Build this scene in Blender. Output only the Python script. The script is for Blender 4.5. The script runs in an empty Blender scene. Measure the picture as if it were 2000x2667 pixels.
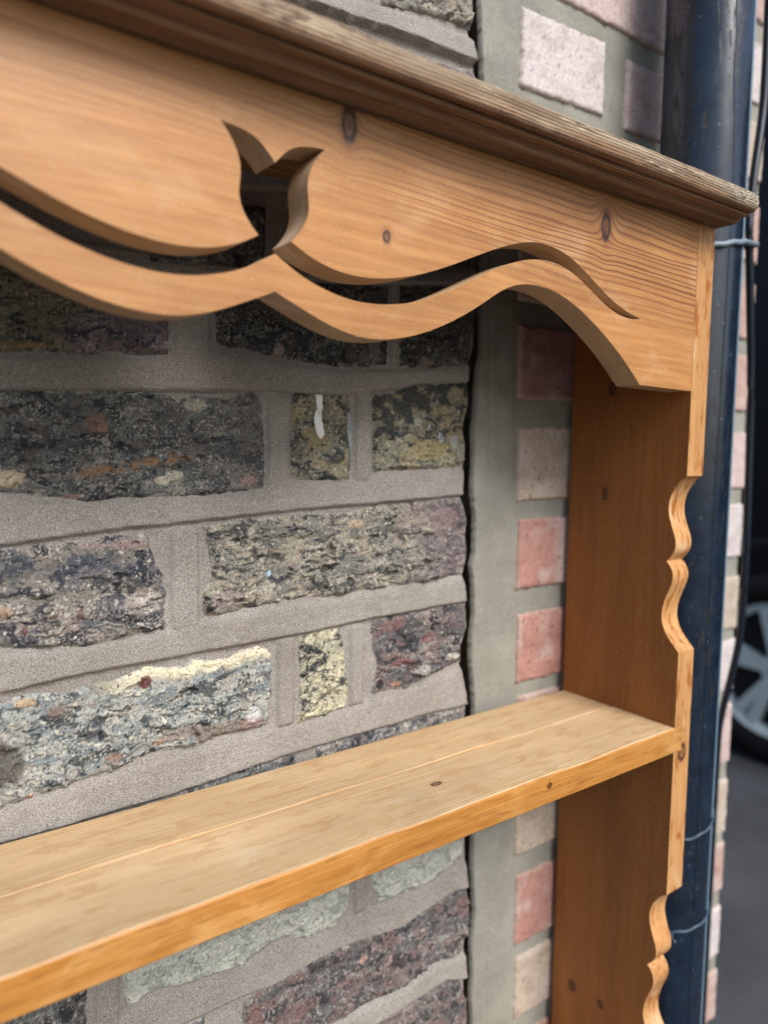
import bpy, bmesh, math, random
import numpy as np
from mathutils import Vector, Matrix, geometry

# ------------------------------------------------------------------ camera, sky, sun, exposure
scene = bpy.context.scene
COL = scene.collection
cam_data = bpy.data.cameras.new("camera")
cam = bpy.data.objects.new("camera", cam_data)
COL.objects.link(cam)
RIGHT = Vector((0.80711268, -0.59026108, 0.0126877))
UP = Vector((0.04260894, 0.07966987, 0.99591023))
FWD = Vector((0.58885787, 0.80327117, -0.08945296))
M = Matrix((RIGHT, UP, -FWD)).transposed().to_4x4()
M.translation = Vector((0.0, -0.42, 1.10))
cam.matrix_world = M
cam_data.sensor_fit = 'VERTICAL'
cam_data.sensor_height = 36.0
cam_data.sensor_width = 27.0
cam_data.lens = 1940.589 / 2667.0 * 36.0
cam_data.clip_start = 0.01
cam_data.clip_end = 300.0
cam_data.dof.use_dof = True
cam_data.dof.focus_distance = 0.445
cam_data.dof.aperture_fstop = 4.6
scene.camera = cam

SUN_DIR = Vector((0.05, -0.74, 0.66)).normalized()
world = bpy.data.worlds.new("World")
scene.world = world
world.use_nodes = True
wn = world.node_tree
bg = wn.nodes["Background"]
sky = wn.nodes.new("ShaderNodeTexSky")
sky.sky_type = 'NISHITA'
sky.sun_disc = False
sky.sun_elevation = math.asin(SUN_DIR.z)
sky.sun_rotation = math.atan2(SUN_DIR.x, SUN_DIR.y)
sky.air_density = 1.0
sky.dust_density = 2.0
sky.ozone_density = 1.0
wn.links.new(sky.outputs[0], bg.inputs[0])
bg.inputs[1].default_value = 0.075
sun_data = bpy.data.lights.new("sun", 'SUN')
sun_data.energy = 1.5
sun_data.angle = math.radians(28)
sun_data.color = (1.0, 0.99, 0.975)
sun = bpy.data.objects.new("sun", sun_data)
COL.objects.link(sun)
sun.rotation_euler = SUN_DIR.to_track_quat('Z', 'Y').to_euler()
scene.view_settings.view_transform = 'Standard'
scene.view_settings.look = 'None'
scene.view_settings.gamma = 1.0
scene.view_settings.use_curve_mapping = False
scene.view_settings.exposure = 1.4

# ------------------------------------------------------------------ helpers: objects
def tag(o, label=None, cat=None, group=None, kind=None):
    if label: o['label'] = label
    if cat: o['category'] = cat
    if group: o['group'] = group
    if kind: o['kind'] = kind
    return o

def thing(name, label, cat, loc=(0, 0, 0), group=None):
    o = bpy.data.objects.new(name, None)
    o.empty_display_size = 0.05
    COL.objects.link(o)
    o.location = loc
    return tag(o, label, cat, group)

def link(name, me, mats=(), parent=None):
    """one mesh object; vertices are in world metres, kept in place under the parent"""
    o = bpy.data.objects.new(name, me)
    COL.objects.link(o)
    for m in (mats if isinstance(mats, (list, tuple)) else [mats]):
        me.materials.append(m)
    if parent is not None:
        o.parent = parent
        loc = Vector((0, 0, 0))
        q = parent
        while q is not None:
            loc -= q.location
            q = q.parent
        o.location = loc
    return o

def mesh_np(name, V, quads=None, tris=None, smooth=True, col=None):
    me = bpy.data.meshes.new(name)
    V = np.asarray(V, dtype=np.float32)
    nq = 0 if quads is None else len(quads)
    nt = 0 if tris is None else len(tris)
    me.vertices.add(len(V))
    me.vertices.foreach_set('co', V.ravel())
    loops = []
    if nq: loops.append(np.asarray(quads, dtype=np.int32).ravel())
    if nt: loops.append(np.asarray(tris, dtype=np.int32).ravel())
    loops = np.concatenate(loops)
    me.loops.add(len(loops))
    me.loops.foreach_set('vertex_index', loops)
    starts = np.concatenate([np.arange(nq) * 4, nq * 4 + np.arange(nt) * 3]).astype(np.int32)
    tot = np.concatenate([np.full(nq, 4), np.full(nt, 3)]).astype(np.int32)
    me.polygons.add(nq + nt)
    me.polygons.foreach_set('loop_start', starts)
    me.polygons.foreach_set('loop_total', tot)
    me.polygons.foreach_set('use_smooth', np.full(nq + nt, smooth, dtype=bool))
    if col is not None:
        a = me.color_attributes.new('Col', 'FLOAT_COLOR', 'POINT')
        c = np.ones((len(V), 4), dtype=np.float32)
        c[:, :3] = col
        a.data.foreach_set('color', c.ravel())
    me.update()
    me.validate()
    return me

def grid_quads(nu, nv):
    """grid of nu columns by nv rows, index = j*nu+i"""
    i, j = np.meshgrid(np.arange(nu - 1), np.arange(nv - 1))
    a = (j * nu + i).ravel()
    return np.stack([a, a + 1, a + 1 + nu, a + nu], 1)

def from_bm(name, bm, smooth=False):
    bmesh.ops.recalc_face_normals(bm, faces=bm.faces)
    me = bpy.data.meshes.new(name)
    bm.to_mesh(me)
    bm.free()
    if smooth:
        for p in me.polygons: p.use_smooth = True
    return me

def add_box(bm, x0, x1, y0, y1, z0, z1, mi=0):
    v = [bm.verts.new((x, y, z)) for z in (z0, z1) for y in (y0, y1) for x in (x0, x1)]
    for f in ((0, 1, 5, 4), (1, 3, 7, 5), (3, 2, 6, 7), (2, 0, 4, 6), (4, 5, 7, 6), (0, 2, 3, 1)):
        bm.faces.new([v[k] for k in f]).material_index = mi

def bevel(o, w, seg=2, ang=35):
    m = o.modifiers.new('bevel', 'BEVEL')
    m.width = w
    m.segments = seg
    m.limit_method = 'ANGLE'
    m.angle_limit = math.radians(ang)
    m.harden_normals = False
    return o

def tube(name, pts, rad, seg=10, closed=False, wob=None):
    pts = [Vector(p) for p in pts]
    n = len(pts)
    V, F = [], []
    ref = Vector((0, 0, 1))
    for i, p in enumerate(pts):
        a = pts[(i - 1) % n] if (closed or i > 0) else pts[i]
        b = pts[(i + 1) % n] if (closed or i < n - 1) else pts[i]
        t = (b - a).normalized()
        s = t.cross(ref)
        if s.length < 0.2: s = t.cross(Vector((0, 1, 0)))
        s.normalize()
        u = s.cross(t).normalized()
        r = rad(i / (n - 1)) if callable(rad) else rad
        for k in range(seg):
            c = 2 * math.pi * k / seg
            V.append(p + s * math.cos(c) * r + u * math.sin(c) * r)
    m = n if closed else n - 1
    for i in range(m):
        for k in range(seg):
            a = i * seg + k
            b = i * seg + (k + 1) % seg
            c = ((i + 1) % n) * seg
            F.append((a, b, c + (k + 1) % seg, c + k))
    me = mesh_np(name, [tuple(v) for v in V], quads=F)
    if not closed:
        bm = bmesh.new(); bm.from_mesh(me); bm.verts.ensure_lookup_table()
        bm.faces.new([bm.verts[k] for k in range(seg)])
        bm.faces.new([bm.verts[(n - 1) * seg + k] for k in range(seg)])
        bmesh.ops.recalc_face_normals(bm, faces=bm.faces)
        bm.to_mesh(me); bm.free()
    return me

def catmull(pts, k=4):
    P = np.array(pts, float)
    P = np.vstack([2 * P[0] - P[1], P, 2 * P[-1] - P[-2]])
    out = []
    for i in range(1, len(P) - 2):
        for s in range(k):
            t = s / k
            a, b, c, d = P[i - 1], P[i], P[i + 1], P[i + 2]
            out.append(0.5 * ((2 * b) + (c - a) * t + (2 * a - 5 * b + 4 * c - d) * t * t + (-a + 3 * b - 3 * c + d) * t ** 3))
    out.append(P[-2])
    return np.array(out)

def soften(pts, n=2):
    P = np.array(pts, float)
    for _ in range(n):
        Q = P.copy()
        Q[1:-1] = 0.25 * P[:-2] + 0.5 * P[1:-1] + 0.25 * P[2:]
        P = Q
    return P

# ------------------------------------------------------------------ helpers: numpy noise
def _hash(ix, iy, s):
    ix = ix.astype(np.int64).astype(np.uint64); iy = iy.astype(np.int64).astype(np.uint64)
    h = ix * np.uint64(374761393) + iy * np.uint64(668265263) + np.uint64(s * 2147483 + 97)
    h = (h ^ (h >> np.uint64(13))) * np.uint64(1274126177)
    h = h ^ (h >> np.uint64(16))
    return (h & np.uint64(0xFFFFFF)).astype(np.float64) / 0xFFFFFF

def pn(x, y, s=0):
    x0 = np.floor(x); y0 = np.floor(y)
    fx = x - x0; fy = y - y0
    u = fx * fx * fx * (fx * (fx * 6 - 15) + 10); v = fy * fy * fy * (fy * (fy * 6 - 15) + 10)
    def g(dx, dy):
        a = _hash(x0 + dx, y0 + dy, s) * 2 * np.pi
        return np.cos(a) * (fx - dx) + np.sin(a) * (fy - dy)
    n = (g(0, 0) * (1 - u) + g(1, 0) * u) * (1 - v) + (g(0, 1) * (1 - u) + g(1, 1) * u) * v
    return n * 1.5

def fbm(x, y, s=0, o=4, g=0.5):
    r = 0; a = 1.0; t = 0
    for k in range(o):
        r = r + a * pn(x, y, s + k * 17)
        t += a; a *= g; x = x * 2.03 + 11.3; y = y * 2.03 - 7.1
    return r / t

def ss(x, a, b):
    t = np.clip((x - a) / (b - a), 0, 1)
    return t * t * (3 - 2 * t)

def lerp(a, b, t):
    return a + (b - a) * t

# ------------------------------------------------------------------ helpers: shader expressions
class E:
    """a shader socket with arithmetic"""
    def __init__(s, nt, sk): s.nt = nt; s.sk = sk
    def _m(s, op, *a):
        n = s.nt.nodes.new('ShaderNodeMath'); n.operation = op
        for k, v in enumerate((s,) + a):
            if isinstance(v, E): s.nt.links.new(v.sk, n.inputs[k])
            else: n.inputs[k].default_value = v
        return E(s.nt, n.outputs[0])
    def __add__(s, o): return s._m('ADD', o)
    def __radd__(s, o): return s._m('ADD', o)
    def __sub__(s, o): return s._m('SUBTRACT', o)
    def __rsub__(s, o): return (s * -1.0) + o
    def __mul__(s, o): return s._m('MULTIPLY', o)
    def __rmul__(s, o): return s._m('MULTIPLY', o)
    def __truediv__(s, o): return s._m('DIVIDE', o)
    def fract(s): return s._m('FRACT')
    def abs(s): return s._m('ABSOLUTE')
    def sqrt(s): return s._m('SQRT')
    def exp(s): return s._m('EXPONENT')
    def sin(s): return s._m('SINE')
    def pow(s, k): return s._m('POWER', k)
    def max(s, o): return s._m('MAXIMUM', o)
    def min(s, o): return s._m('MINIMUM', o)
    def ss(s, a, b):
        n = s.nt.nodes.new('ShaderNodeMapRange'); n.interpolation_type = 'SMOOTHSTEP'
        s.nt.links.new(s.sk, n.inputs[0])
        n.inputs[1].default_value = a; n.inputs[2].default_value = b
        return E(s.nt, n.outputs[0])

class Mat:
    def __init__(s, name, rough=0.6, spec=0.4):
        s.m = bpy.data.materials.new(name); s.m.use_nodes = True
        s.nt = s.m.node_tree
        s.b = s.nt.nodes['Principled BSDF']
        s.b.inputs['Roughness'].default_value = rough
        s.b.inputs['Specular IOR Level'].default_value = spec
    def pos(s):
        n = s.nt.nodes.new('ShaderNodeNewGeometry'); sep = s.nt.nodes.new('ShaderNodeSeparateXYZ')
        s.nt.links.new(n.outputs['Position'], sep.inputs[0])
        return [E(s.nt, sep.outputs[k]) for k in range(3)]
    def vec(s, x, y, z):
        n = s.nt.nodes.new('ShaderNodeCombineXYZ')
        for k, v in enumerate((x, y, z)):
            if isinstance(v, E): s.nt.links.new(v.sk, n.inputs[k])
            else: n.inputs[k].default_value = v
        return E(s.nt, n.outputs[0])
    def noise(s, v, scale=1.0, detail=4.0, rough=0.5, dist=0.0):
        n = s.nt.nodes.new('ShaderNodeTexNoise')
        s.nt.links.new(v.sk, n.inputs['Vector'])
        n.inputs['Scale'].default_value = scale; n.inputs['Detail'].default_value = detail
        n.inputs['Roughness'].default_value = rough; n.inputs['Distortion'].default_value = dist
        return E(s.nt, n.outputs[0])
    def voro(s, v, scale=1.0, feature='F1', rnd=1.0):
        n = s.nt.nodes.new('ShaderNodeTexVoronoi'); n.feature = feature
        s.nt.links.new(v.sk, n.inputs['Vector'])
        n.inputs['Scale'].default_value = scale; n.inputs['Randomness'].default_value = rnd
        return E(s.nt, n.outputs[0])
    def mix(s, f, a, b):
        n = s.nt.nodes.new('ShaderNodeMix'); n.data_type = 'RGBA'
        for k, v in ((0, f), (6, a), (7, b)):
            if isinstance(v, E): s.nt.links.new(v.sk, n.inputs[k])
            elif isinstance(v, (int, float)): n.inputs[k].default_value = v
            else: n.inputs[k].default_value = (*v, 1.0)
        return E(s.nt, n.outputs[2])
    def mul(s, a, f):
        """colour times a grey factor"""
        n = s.nt.nodes.new('ShaderNodeVectorMath'); n.operation = 'SCALE'
        s.nt.links.new(a.sk, n.inputs[0])
        if isinstance(f, E): s.nt.links.new(f.sk, n.inputs['Scale'])
        else: n.inputs['Scale'].default_value = f
        return E(s.nt, n.outputs[0])
    def attr(s, name='Col'):
        n = s.nt.nodes.new('ShaderNodeAttribute'); n.attribute_name = name
        return E(s.nt, n.outputs['Color'])
    def color(s, c):
        if isinstance(c, E): s.nt.links.new(c.sk, s.b.inputs['Base Color'])
        else: s.b.inputs['Base Color'].default_value = (*c, 1)
    def rough(s, r):
        if isinstance(r, E): s.nt.links.new(r.sk, s.b.inputs['Roughness'])
        else: s.b.inputs['Roughness'].default_value = r
    def bump(s, h, dist, strength=1.0):
        n = s.nt.nodes.new('ShaderNodeBump')
        n.inputs['Strength'].default_value = strength; n.inputs['Distance'].default_value = dist
        s.nt.links.new(h.sk, n.inputs['Height'])
        s.nt.links.new(n.outputs[0], s.b.inputs['Normal'])
# ------------------------------------------------------------------ materials
def wood(name, along='x', across='z', light=(0.55, 0.31, 0.13), mid=(0.47, 0.235, 0.085), line=(0.24, 0.085, 0.025),
         pale=(0.62, 0.42, 0.24), pale_amt=0.6, freq=300.0, strength=0.75, warp=0.006, knots=(), rough=0.42, seed=0.0, fade=0.5,
         blotch=None, slope=0.0, dust=0.0, band=None, solid=0.72):
    m = Mat(name, rough, 0.35)
    P = dict(zip('xyz', m.pos()))
    L = P[along]; A = P[across]
    W = P[[k for k in 'xyz' if k not in (along, across)][0]]
    A2 = A + L * slope
    low = m.noise(m.vec(L * 2.2 + seed, A * 9.0, W * 9.0), 1.0, 2.0, 0.5)
    A2 = A2 + (low - 0.5) * warp * 4.0
    kmask = None; kcore = None
    for (kl, ka, rl, ra) in knots:
        dl = (L - kl) / rl; da = (A - ka) / ra
        d2 = dl * dl + da * da
        A2 = A2 + (A2 - ka) * ((d2 * -0.22).exp() * -0.82)
        wob = m.noise(m.vec(L, A, W), 420.0, 3.0, 0.6)
        d = d2.sqrt() + (wob - 0.5) * 0.7
        ring = d.ss(0.35, 0.8) * (d.ss(0.95, 1.5) * -1.0 + 1.0)
        core = (d.ss(0.2, 0.75) * -1.0 + 1.0)
        halo = (d2.sqrt().ss(0.9, 2.6) * -1.0 + 1.0)
        ring = ring.max(core * solid)
        kmask = ring if kmask is None else kmask.max(ring)
        kcore = halo if kcore is None else kcore.max(halo)
    v2 = m.vec(L * 14.0 + seed, A2 * 260.0, W * 260.0)
    fib = m.noise(v2, 1.0, 5.0, 0.65)
    fine = m.noise(m.vec(L * 60.0, A2 * 2200.0, W * 2200.0), 1.0, 3.0, 0.6)
    ph = A2 * freq + W * (freq * 0.35) + (m.noise(m.vec(L * 5.0 + seed, A2 * 30.0, W * 30.0), 1.0, 3.0, 0.55) - 0.5) * 2.4
    ph = ph + (m.noise(m.vec(seed + L * 0.7, A2 * 75.0, W * 75.0), 1.0, 3.0, 0.6) - 0.5) * 3.2
    t = ph.fract()
    ln = t.ss(0.42, 0.93) * (t.ss(0.93, 1.0) * -1.0 + 1.0)
    dens = m.noise(m.vec(L * 3.0 + seed * 2.0, A2 * 22.0, 3.7), 1.0, 2.0, 0.5).ss(fade - 0.22, fade + 0.2)
    ln = ln * (dens * 0.75 + 0.25) * (fib * 0.8 + 0.45) * strength
    if band is not None:
        ln = ln * ((A2 + (low - 0.5) * 0.03).ss(band[0], band[1]) * 0.85 + 0.15) * (L.ss(0.16, 0.36) * 0.55 + 0.5)
    c = m.mix(fib.ss(0.3, 0.72), mid, light)
    tone = m.noise(m.vec(L * 4.0 + seed, A2 * 40.0, W * 40.0), 1.0, 3.0, 0.55)
    c = m.mul(c, (tone - 0.5) * 0.75 + 1.0)
    patch = m.noise(m.vec(L * 9.0 + seed, A * 11.0, W * 11.0), 1.0, 3.0, 0.6)
    c = m.mul(c, (patch - 0.5) * 0.7 + 1.0)
    c = m.mix((fine.ss(0.35, 0.7)) * 0.35, c, light)
    bl = m.noise(m.vec(L * 16.0 + seed, A * 26.0, W * 20.0), 1.0, 4.0, 0.6, 0.6)
    c = m.mix(bl.ss(0.52, 0.72) * pale_amt, c, pale)
    scr = m.noise(m.vec(L * 16.0 + A * 60.0 + seed, A * 1500.0 + L * 40.0, W * 300.0), 1.0, 1.0, 0.5).ss(0.70, 0.76) * patch.ss(0.5, 0.62)
    c = m.mix(scr * 0.45, c, pale)
    c = m.mix(ln, c, line)
    if blotch is not None:
        b2 = m.noise(m.vec(L * blotch[1] + seed, A * blotch[2], W * blotch[2]), 1.0, 4.0, 0.65)
        c = m.mix(b2.ss(0.53, 0.62) * blotch[3], c, blotch[0])
    if kmask is not None:
        c = m.mix(kcore * 0.45, c, (line[0] * 1.15, line[1] * 1.1, line[2] * 1.1))
        c = m.mix(kmask * 0.93, c, (0.035, 0.016, 0.012))
    if dust:
        sp = m.noise(m.vec(L, A, W), 900.0, 2.0, 0.5)
        c = m.mix(sp.ss(0.66, 0.74) * dust, c, (0.7, 0.65, 0.58))
    m.color(c)
    m.rough(fib * 0.2 + (rough - 0.1) + bl.ss(0.5, 0.75) * 0.15)
    m.bump(fib * 0.6 + fine * 0.35 - ln * 0.5, 0.00045, 0.5)
    return m.m

W_VAL = wood('pine_valance', 'x', 'z', freq=290.0, strength=1.15,
             knots=((0.2028, 1.2513, 0.0036, 0.0072), (0.2256, 1.2035, 0.0020, 0.0026), (0.3963, 1.2387, 0.0037, 0.0078), (-0.03, 1.222, 0.004, 0.006)),
             light=(0.415, 0.203, 0.070), mid=(0.305, 0.13, 0.040), line=(0.15, 0.05, 0.02), fade=0.45, slope=0.03, dust=0.25, band=(1.195, 1.232), pale_amt=0.38, pale=(0.54, 0.34, 0.18))
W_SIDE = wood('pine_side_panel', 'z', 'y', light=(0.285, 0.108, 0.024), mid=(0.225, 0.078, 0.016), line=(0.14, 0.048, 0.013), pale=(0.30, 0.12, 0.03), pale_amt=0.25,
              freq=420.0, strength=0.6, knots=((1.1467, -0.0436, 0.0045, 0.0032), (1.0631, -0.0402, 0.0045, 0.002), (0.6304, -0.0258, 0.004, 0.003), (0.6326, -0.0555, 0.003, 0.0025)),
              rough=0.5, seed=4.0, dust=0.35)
W_EDGE = wood('pine_side_edge', 'z', 'x', light=(0.53, 0.29, 0.115), mid=(0.43, 0.21, 0.075), line=(0.35, 0.14, 0.045), pale=(0.68, 0.50, 0.31), pale_amt=0.7,
              freq=500.0, strength=0.5, knots=((0.8694, 0.5105, 0.0062, 0.0042),), seed=9.0, blotch=((0.30, 0.10, 0.02), 42.0, 210.0, 0.95))
W_TOP = wood('worn_pine_shelf_top', 'x', 'y', light=(0.57, 0.41, 0.235), mid=(0.475, 0.315, 0.158), line=(0.31, 0.165, 0.065), pale=(0.62, 0.50, 0.36), pale_amt=0.35,
             freq=430.0, strength=0.7, knots=((0.2917, -0.0806, 0.0035, 0.0018),), rough=0.6, seed=2.0, blotch=((0.37, 0.18, 0.065), 46.0, 150.0, 0.35), dust=0.3)
W_FRONT = wood('varnished_pine_shelf_edge', 'x', 'z', light=(0.455, 0.215, 0.052), mid=(0.35, 0.14, 0.026), line=(0.27, 0.085, 0.015), pale=(0.62, 0.36, 0.13), pale_amt=0.5,
               freq=520.0, strength=0.8, warp=0.003, knots=((0.36, 0.8835, 0.0018, 0.0016),), rough=0.36, seed=6.0, blotch=((0.22, 0.09, 0.02), 40.0, 240.0, 0.45))

def cornice_mat():
    m = Mat('weathered_pine_cornice', 0.6, 0.3)
    x, y, z = m.pos()
    g = m.noise(m.vec(x * 9.0, y * 210.0, z * 210.0), 1.0, 4.0, 0.6)
    fib = m.noise(m.vec(x * 45.0, y * 1300.0, z * 1300.0), 1.0, 4.0, 0.65)
    A = z * 1.0 - y * 0.6 + (m.noise(m.vec(x * 6.0, y * 20.0, z * 20.0), 1.0, 2.0, 0.5) - 0.5) * 0.006
    t = (A * 520.0).fract()
    ln = t.ss(0.35, 0.85) * (t.ss(0.9, 1.0) * -1.0 + 1.0)
    brown = m.mix(g.ss(0.35, 0.65), (0.245, 0.128, 0.06), (0.38, 0.225, 0.125))
    grey = m.mix(g.ss(0.35, 0.7), (0.20, 0.135, 0.078), (0.42, 0.325, 0.215))
    wear = (z + (m.noise(m.vec(x * 26.0, y * 60.0, z * 90.0), 1.0, 4.0, 0.6) - 0.5) * 0.012)
    top = wear.ss(1.2645, 1.2705)
    c = m.mix(top, brown, grey)
    brk = m.noise(m.vec(x * 22.0, y * 90.0, z * 90.0), 1.0, 3.0, 0.6).ss(0.38, 0.62)
    c = m.mix(ln * (fib * 0.9 + 0.2) * (top * 0.95 + 0.4) * brk, c, (0.085, 0.045, 0.025))
    st = m.noise(m.vec(x * 34.0, y * 120.0, z * 120.0), 1.0, 4.0, 0.7)
    c = m.mix(st.ss(0.55, 0.66) * (top * 0.5 + 0.3), c, (0.07, 0.038, 0.022))
    bl = m.noise(m.vec(x * 30.0 + 5.0, y * 200.0, z * 200.0), 1.0, 4.0, 0.7)
    c = m.mix(bl.ss(0.58, 0.70) * top * 0.8, c, (0.66, 0.56, 0.38))
    ends = x.ss(0.455, 0.512)
    v = m.voro(m.vec(x * 420.0, y * 900.0, z * 900.0), 1.0)
    hole = (v.ss(0.24, 0.36) * -1.0 + 1.0) * ends * top
    c = m.mix(ends * top * 0.6, c, (0.60, 0.52, 0.39))
    crackle = m.voro(m.vec(x * 300.0, y * 500.0, z * 500.0), 1.0, 'DISTANCE_TO_EDGE')
    ck = (crackle.ss(0.02, 0.09) * -1.0 + 1.0) * ends * top
    c = m.mix(hole.max(ck * 0.7), c, (0.03, 0.02, 0.014))
    m.color(c)
    m.rough(g * 0.25 + 0.5)
    m.bump(fib * 0.6 - ln * 1.0 - hole * 2.0 - ck + g * 0.4 - st.ss(0.55, 0.66) * 0.5, 0.0013, 0.9)
    return m.m
W_CORN = cornice_mat()

def brick_mat(name, fine=0.5, bumpd=0.0006):
    m = Mat(name, 0.88, 0.25)
    x, y, z = m.pos()
    v = m.vec(x, y, z)
    n1 = m.noise(v, 650.0, 4.0, 0.65)
    n2 = m.noise(v, 1900.0, 3.0, 0.6)
    c = m.mul(m.attr(), (n1 - 0.5) * (1.3 * fine) + (n2 - 0.5) * (1.1 * fine) + 1.0)
    pale = m.noise(v, 480.0, 5.0, 0.7, 0.8)
    c = m.mix(pale.ss(0.60, 0.68) * 0.35 * fine, c, (0.46, 0.41, 0.33))
    wv = m.vec(x + (n1 - 0.5) * 0.0012, y, z + (n2 - 0.5) * 0.0012)
    vo = m.nt.nodes.new('ShaderNodeTexVoronoi'); vo.inputs['Scale'].default_value = 760.0
    m.nt.links.new(wv.sk, vo.inputs['Vector'])
    sepc = m.nt.nodes.new('ShaderNodeSeparateColor'); m.nt.links.new(vo.outputs['Color'], sepc.inputs[0])
    cell = E(m.nt, sepc.outputs[0]); dist = E(m.nt, vo.outputs['Distance'])
    c = m.mul(c, (cell - 0.5) * (0.45 * fine) + 1.0)
    pore = cell.ss(0.92, 0.95) * (dist.ss(0.25, 0.5) * -1.0 + 1.0)
    c = m.mix(pore * 0.85 * min(1.0, fine * 1.3), c, (0.025, 0.024, 0.024))
    grit = (cell.ss(0.05, 0.09) * -1.0 + 1.0) * (dist.ss(0.2, 0.45) * -1.0 + 1.0)
    c = m.mix(grit * 0.8 * fine, c, (0.55, 0.50, 0.42))
    m.color(c)
    m.bump(n1 * 0.9 + n2 * 0.5 - pore * 1.2 + grit * 0.5, bumpd, 0.9)
    return m.m
M_OLD = brick_mat('old_stock_brick', 0.7, 0.0008)
M_PINK = brick_mat('smooth_pink_brick', 0.35, 0.0006)

def mortar_mat(name, c1, c2, c3, grain=0.5):
    m = Mat(name, 0.92, 0.2)
    x, y, z = m.pos()
    v = m.vec(x, y, z)
    big = m.noise(v, 18.0, 4.0, 0.6)
    c = m.mix(big.ss(0.35, 0.65), c1, c2)
    st = m.noise(m.vec(x * 11.0, y, z * 22.0), 1.0, 4.0, 0.65)
    c = m.mix(st.ss(0.55, 0.75) * 0.45, c, c3)
    g = m.noise(v, 1500.0, 3.0, 0.75)
    g2 = m.noise(v, 3400.0, 2.0, 0.6)
    c = m.mul(c, (g - 0.5) * (2.0 * grain) + (g2 - 0.5) * (1.4 * grain) + 1.0)
    sp = m.voro(v, 520.0)
    dark = (sp.ss(0.10, 0.22) * -1.0 + 1.0) * m.noise(v, 260.0, 1.0, 0.5).ss(0.55, 0.6)
    c = m.mix(dark * 0.7, c, (0.07, 0.055, 0.045))
    lit = m.noise(v, 1500.0, 1.0, 0.5).ss(0.70, 0.76)
    c = m.mix(lit * 0.5, c, (0.62, 0.58, 0.52))
    m.color(c)
    tr = m.noise(m.vec(x * 14.0, y * 14.0, z * 330.0), 1.0, 3.0, 0.6)
    m.bump(g * 1.0 + g2 * 0.5 - dark * 0.6 + tr * 0.35, 0.0012, 1.0)
    return m.m
M_MORT = mortar_mat('sandy_grey_mortar', (0.335, 0.303, 0.266), (0.395, 0.36, 0.322), (0.23, 0.192, 0.15), 1.7)
M_CEM = mortar_mat('greenish_cement', (0.315, 0.302, 0.255), (0.385, 0.37, 0.315), (0.20, 0.18, 0.13), 1.0)

def simple(name, c, rough=0.5, spec=0.5, metal=0.0):
    m = Mat(name, rough, spec); m.color(c); m.b.inputs['Metallic'].default_value = metal
    return m.m

def pipe_mat():
    m = Mat('black_painted_pipe', 0.3, 0.5)
    x, y, z = m.pos()
    sc = m.noise(m.vec(x * 330.0, y * 330.0, z * 62.0), 1.0, 2.0, 0.5)
    sc2 = m.noise(m.vec(x * 30.0, y * 30.0, z * 9.0), 1.0, 2.0, 0.5)
    chip = sc.ss(0.575, 0.62) * sc2.ss(0.40, 0.55)
    du = m.noise(m.vec(x, y, z), 60.0, 5.0, 0.7)
    c = m.mix(du.ss(0.35, 0.75) * 0.7, (0.006, 0.012, 0.023), (0.014, 0.026, 0.046))
    sp = m.noise(m.vec(x, y, z), 330.0, 1.0, 0.5)
    c = m.mix(sp.ss(0.74, 0.78) * 0.35, c, (0.35, 0.36, 0.36))
    c = m.mix(chip, c, (0.004, 0.005, 0.007))
    m.color(c)
    m.rough(du * 0.16 + 0.15 + chip * 0.4)
    m.bump(du * 0.2 - chip * 0.6, 0.0003, 0.5)
    return m.m
M_PIPE = pipe_mat()
M_CABLE = simple('black_cable_sheath', (0.010, 0.014, 0.022), 0.32, 0.5)
M_WIRE = simple('grey_blue_wire', (0.16, 0.20, 0.24), 0.45, 0.5)
M_WIRE2 = simple('dark_blue_wire', (0.035, 0.06, 0.09), 0.4, 0.5)
M_PAINT = Mat('white_paint', 0.5, 0.4)
_x, _y, _z = M_PAINT.pos()
_n = M_PAINT.noise(M_PAINT.vec(_x, _y, _z), 700.0, 3.0, 0.6)
M_PAINT.color(M_PAINT.mix(_n.ss(0.60, 0.72), (0.78, 0.78, 0.74), (0.28, 0.24, 0.15)))
M_PAINT = M_PAINT.m
M_SMEAR = Mat('pale_blue_mortar_smear', 0.9, 0.2)
_x, _y, _z = M_SMEAR.pos()
_n = M_SMEAR.noise(M_SMEAR.vec(_x, _y, _z), 420.0, 4.0, 0.6)
M_SMEAR.color(M_SMEAR.mix(_n.ss(0.35, 0.65), (0.23, 0.25, 0.25), (0.34, 0.355, 0.35)))
M_SMEAR = M_SMEAR.m

def asphalt():
    m = Mat('asphalt', 0.85, 0.3)
    x, y, z = m.pos(); v = m.vec(x, y, z)
    a = m.noise(v, 3.0, 5.0, 0.6); b = m.noise(v, 160.0, 3.0, 0.6)
    c = m.mix(a.ss(0.3, 0.7), (0.042, 0.044, 0.048), (0.07, 0.073, 0.08))
    c = m.mul(c, (b - 0.5) * 1.2 + 1.0)
    m.color(c); m.bump(b, 0.004, 0.6)
    return m.m
M_ASPH = asphalt()
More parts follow.
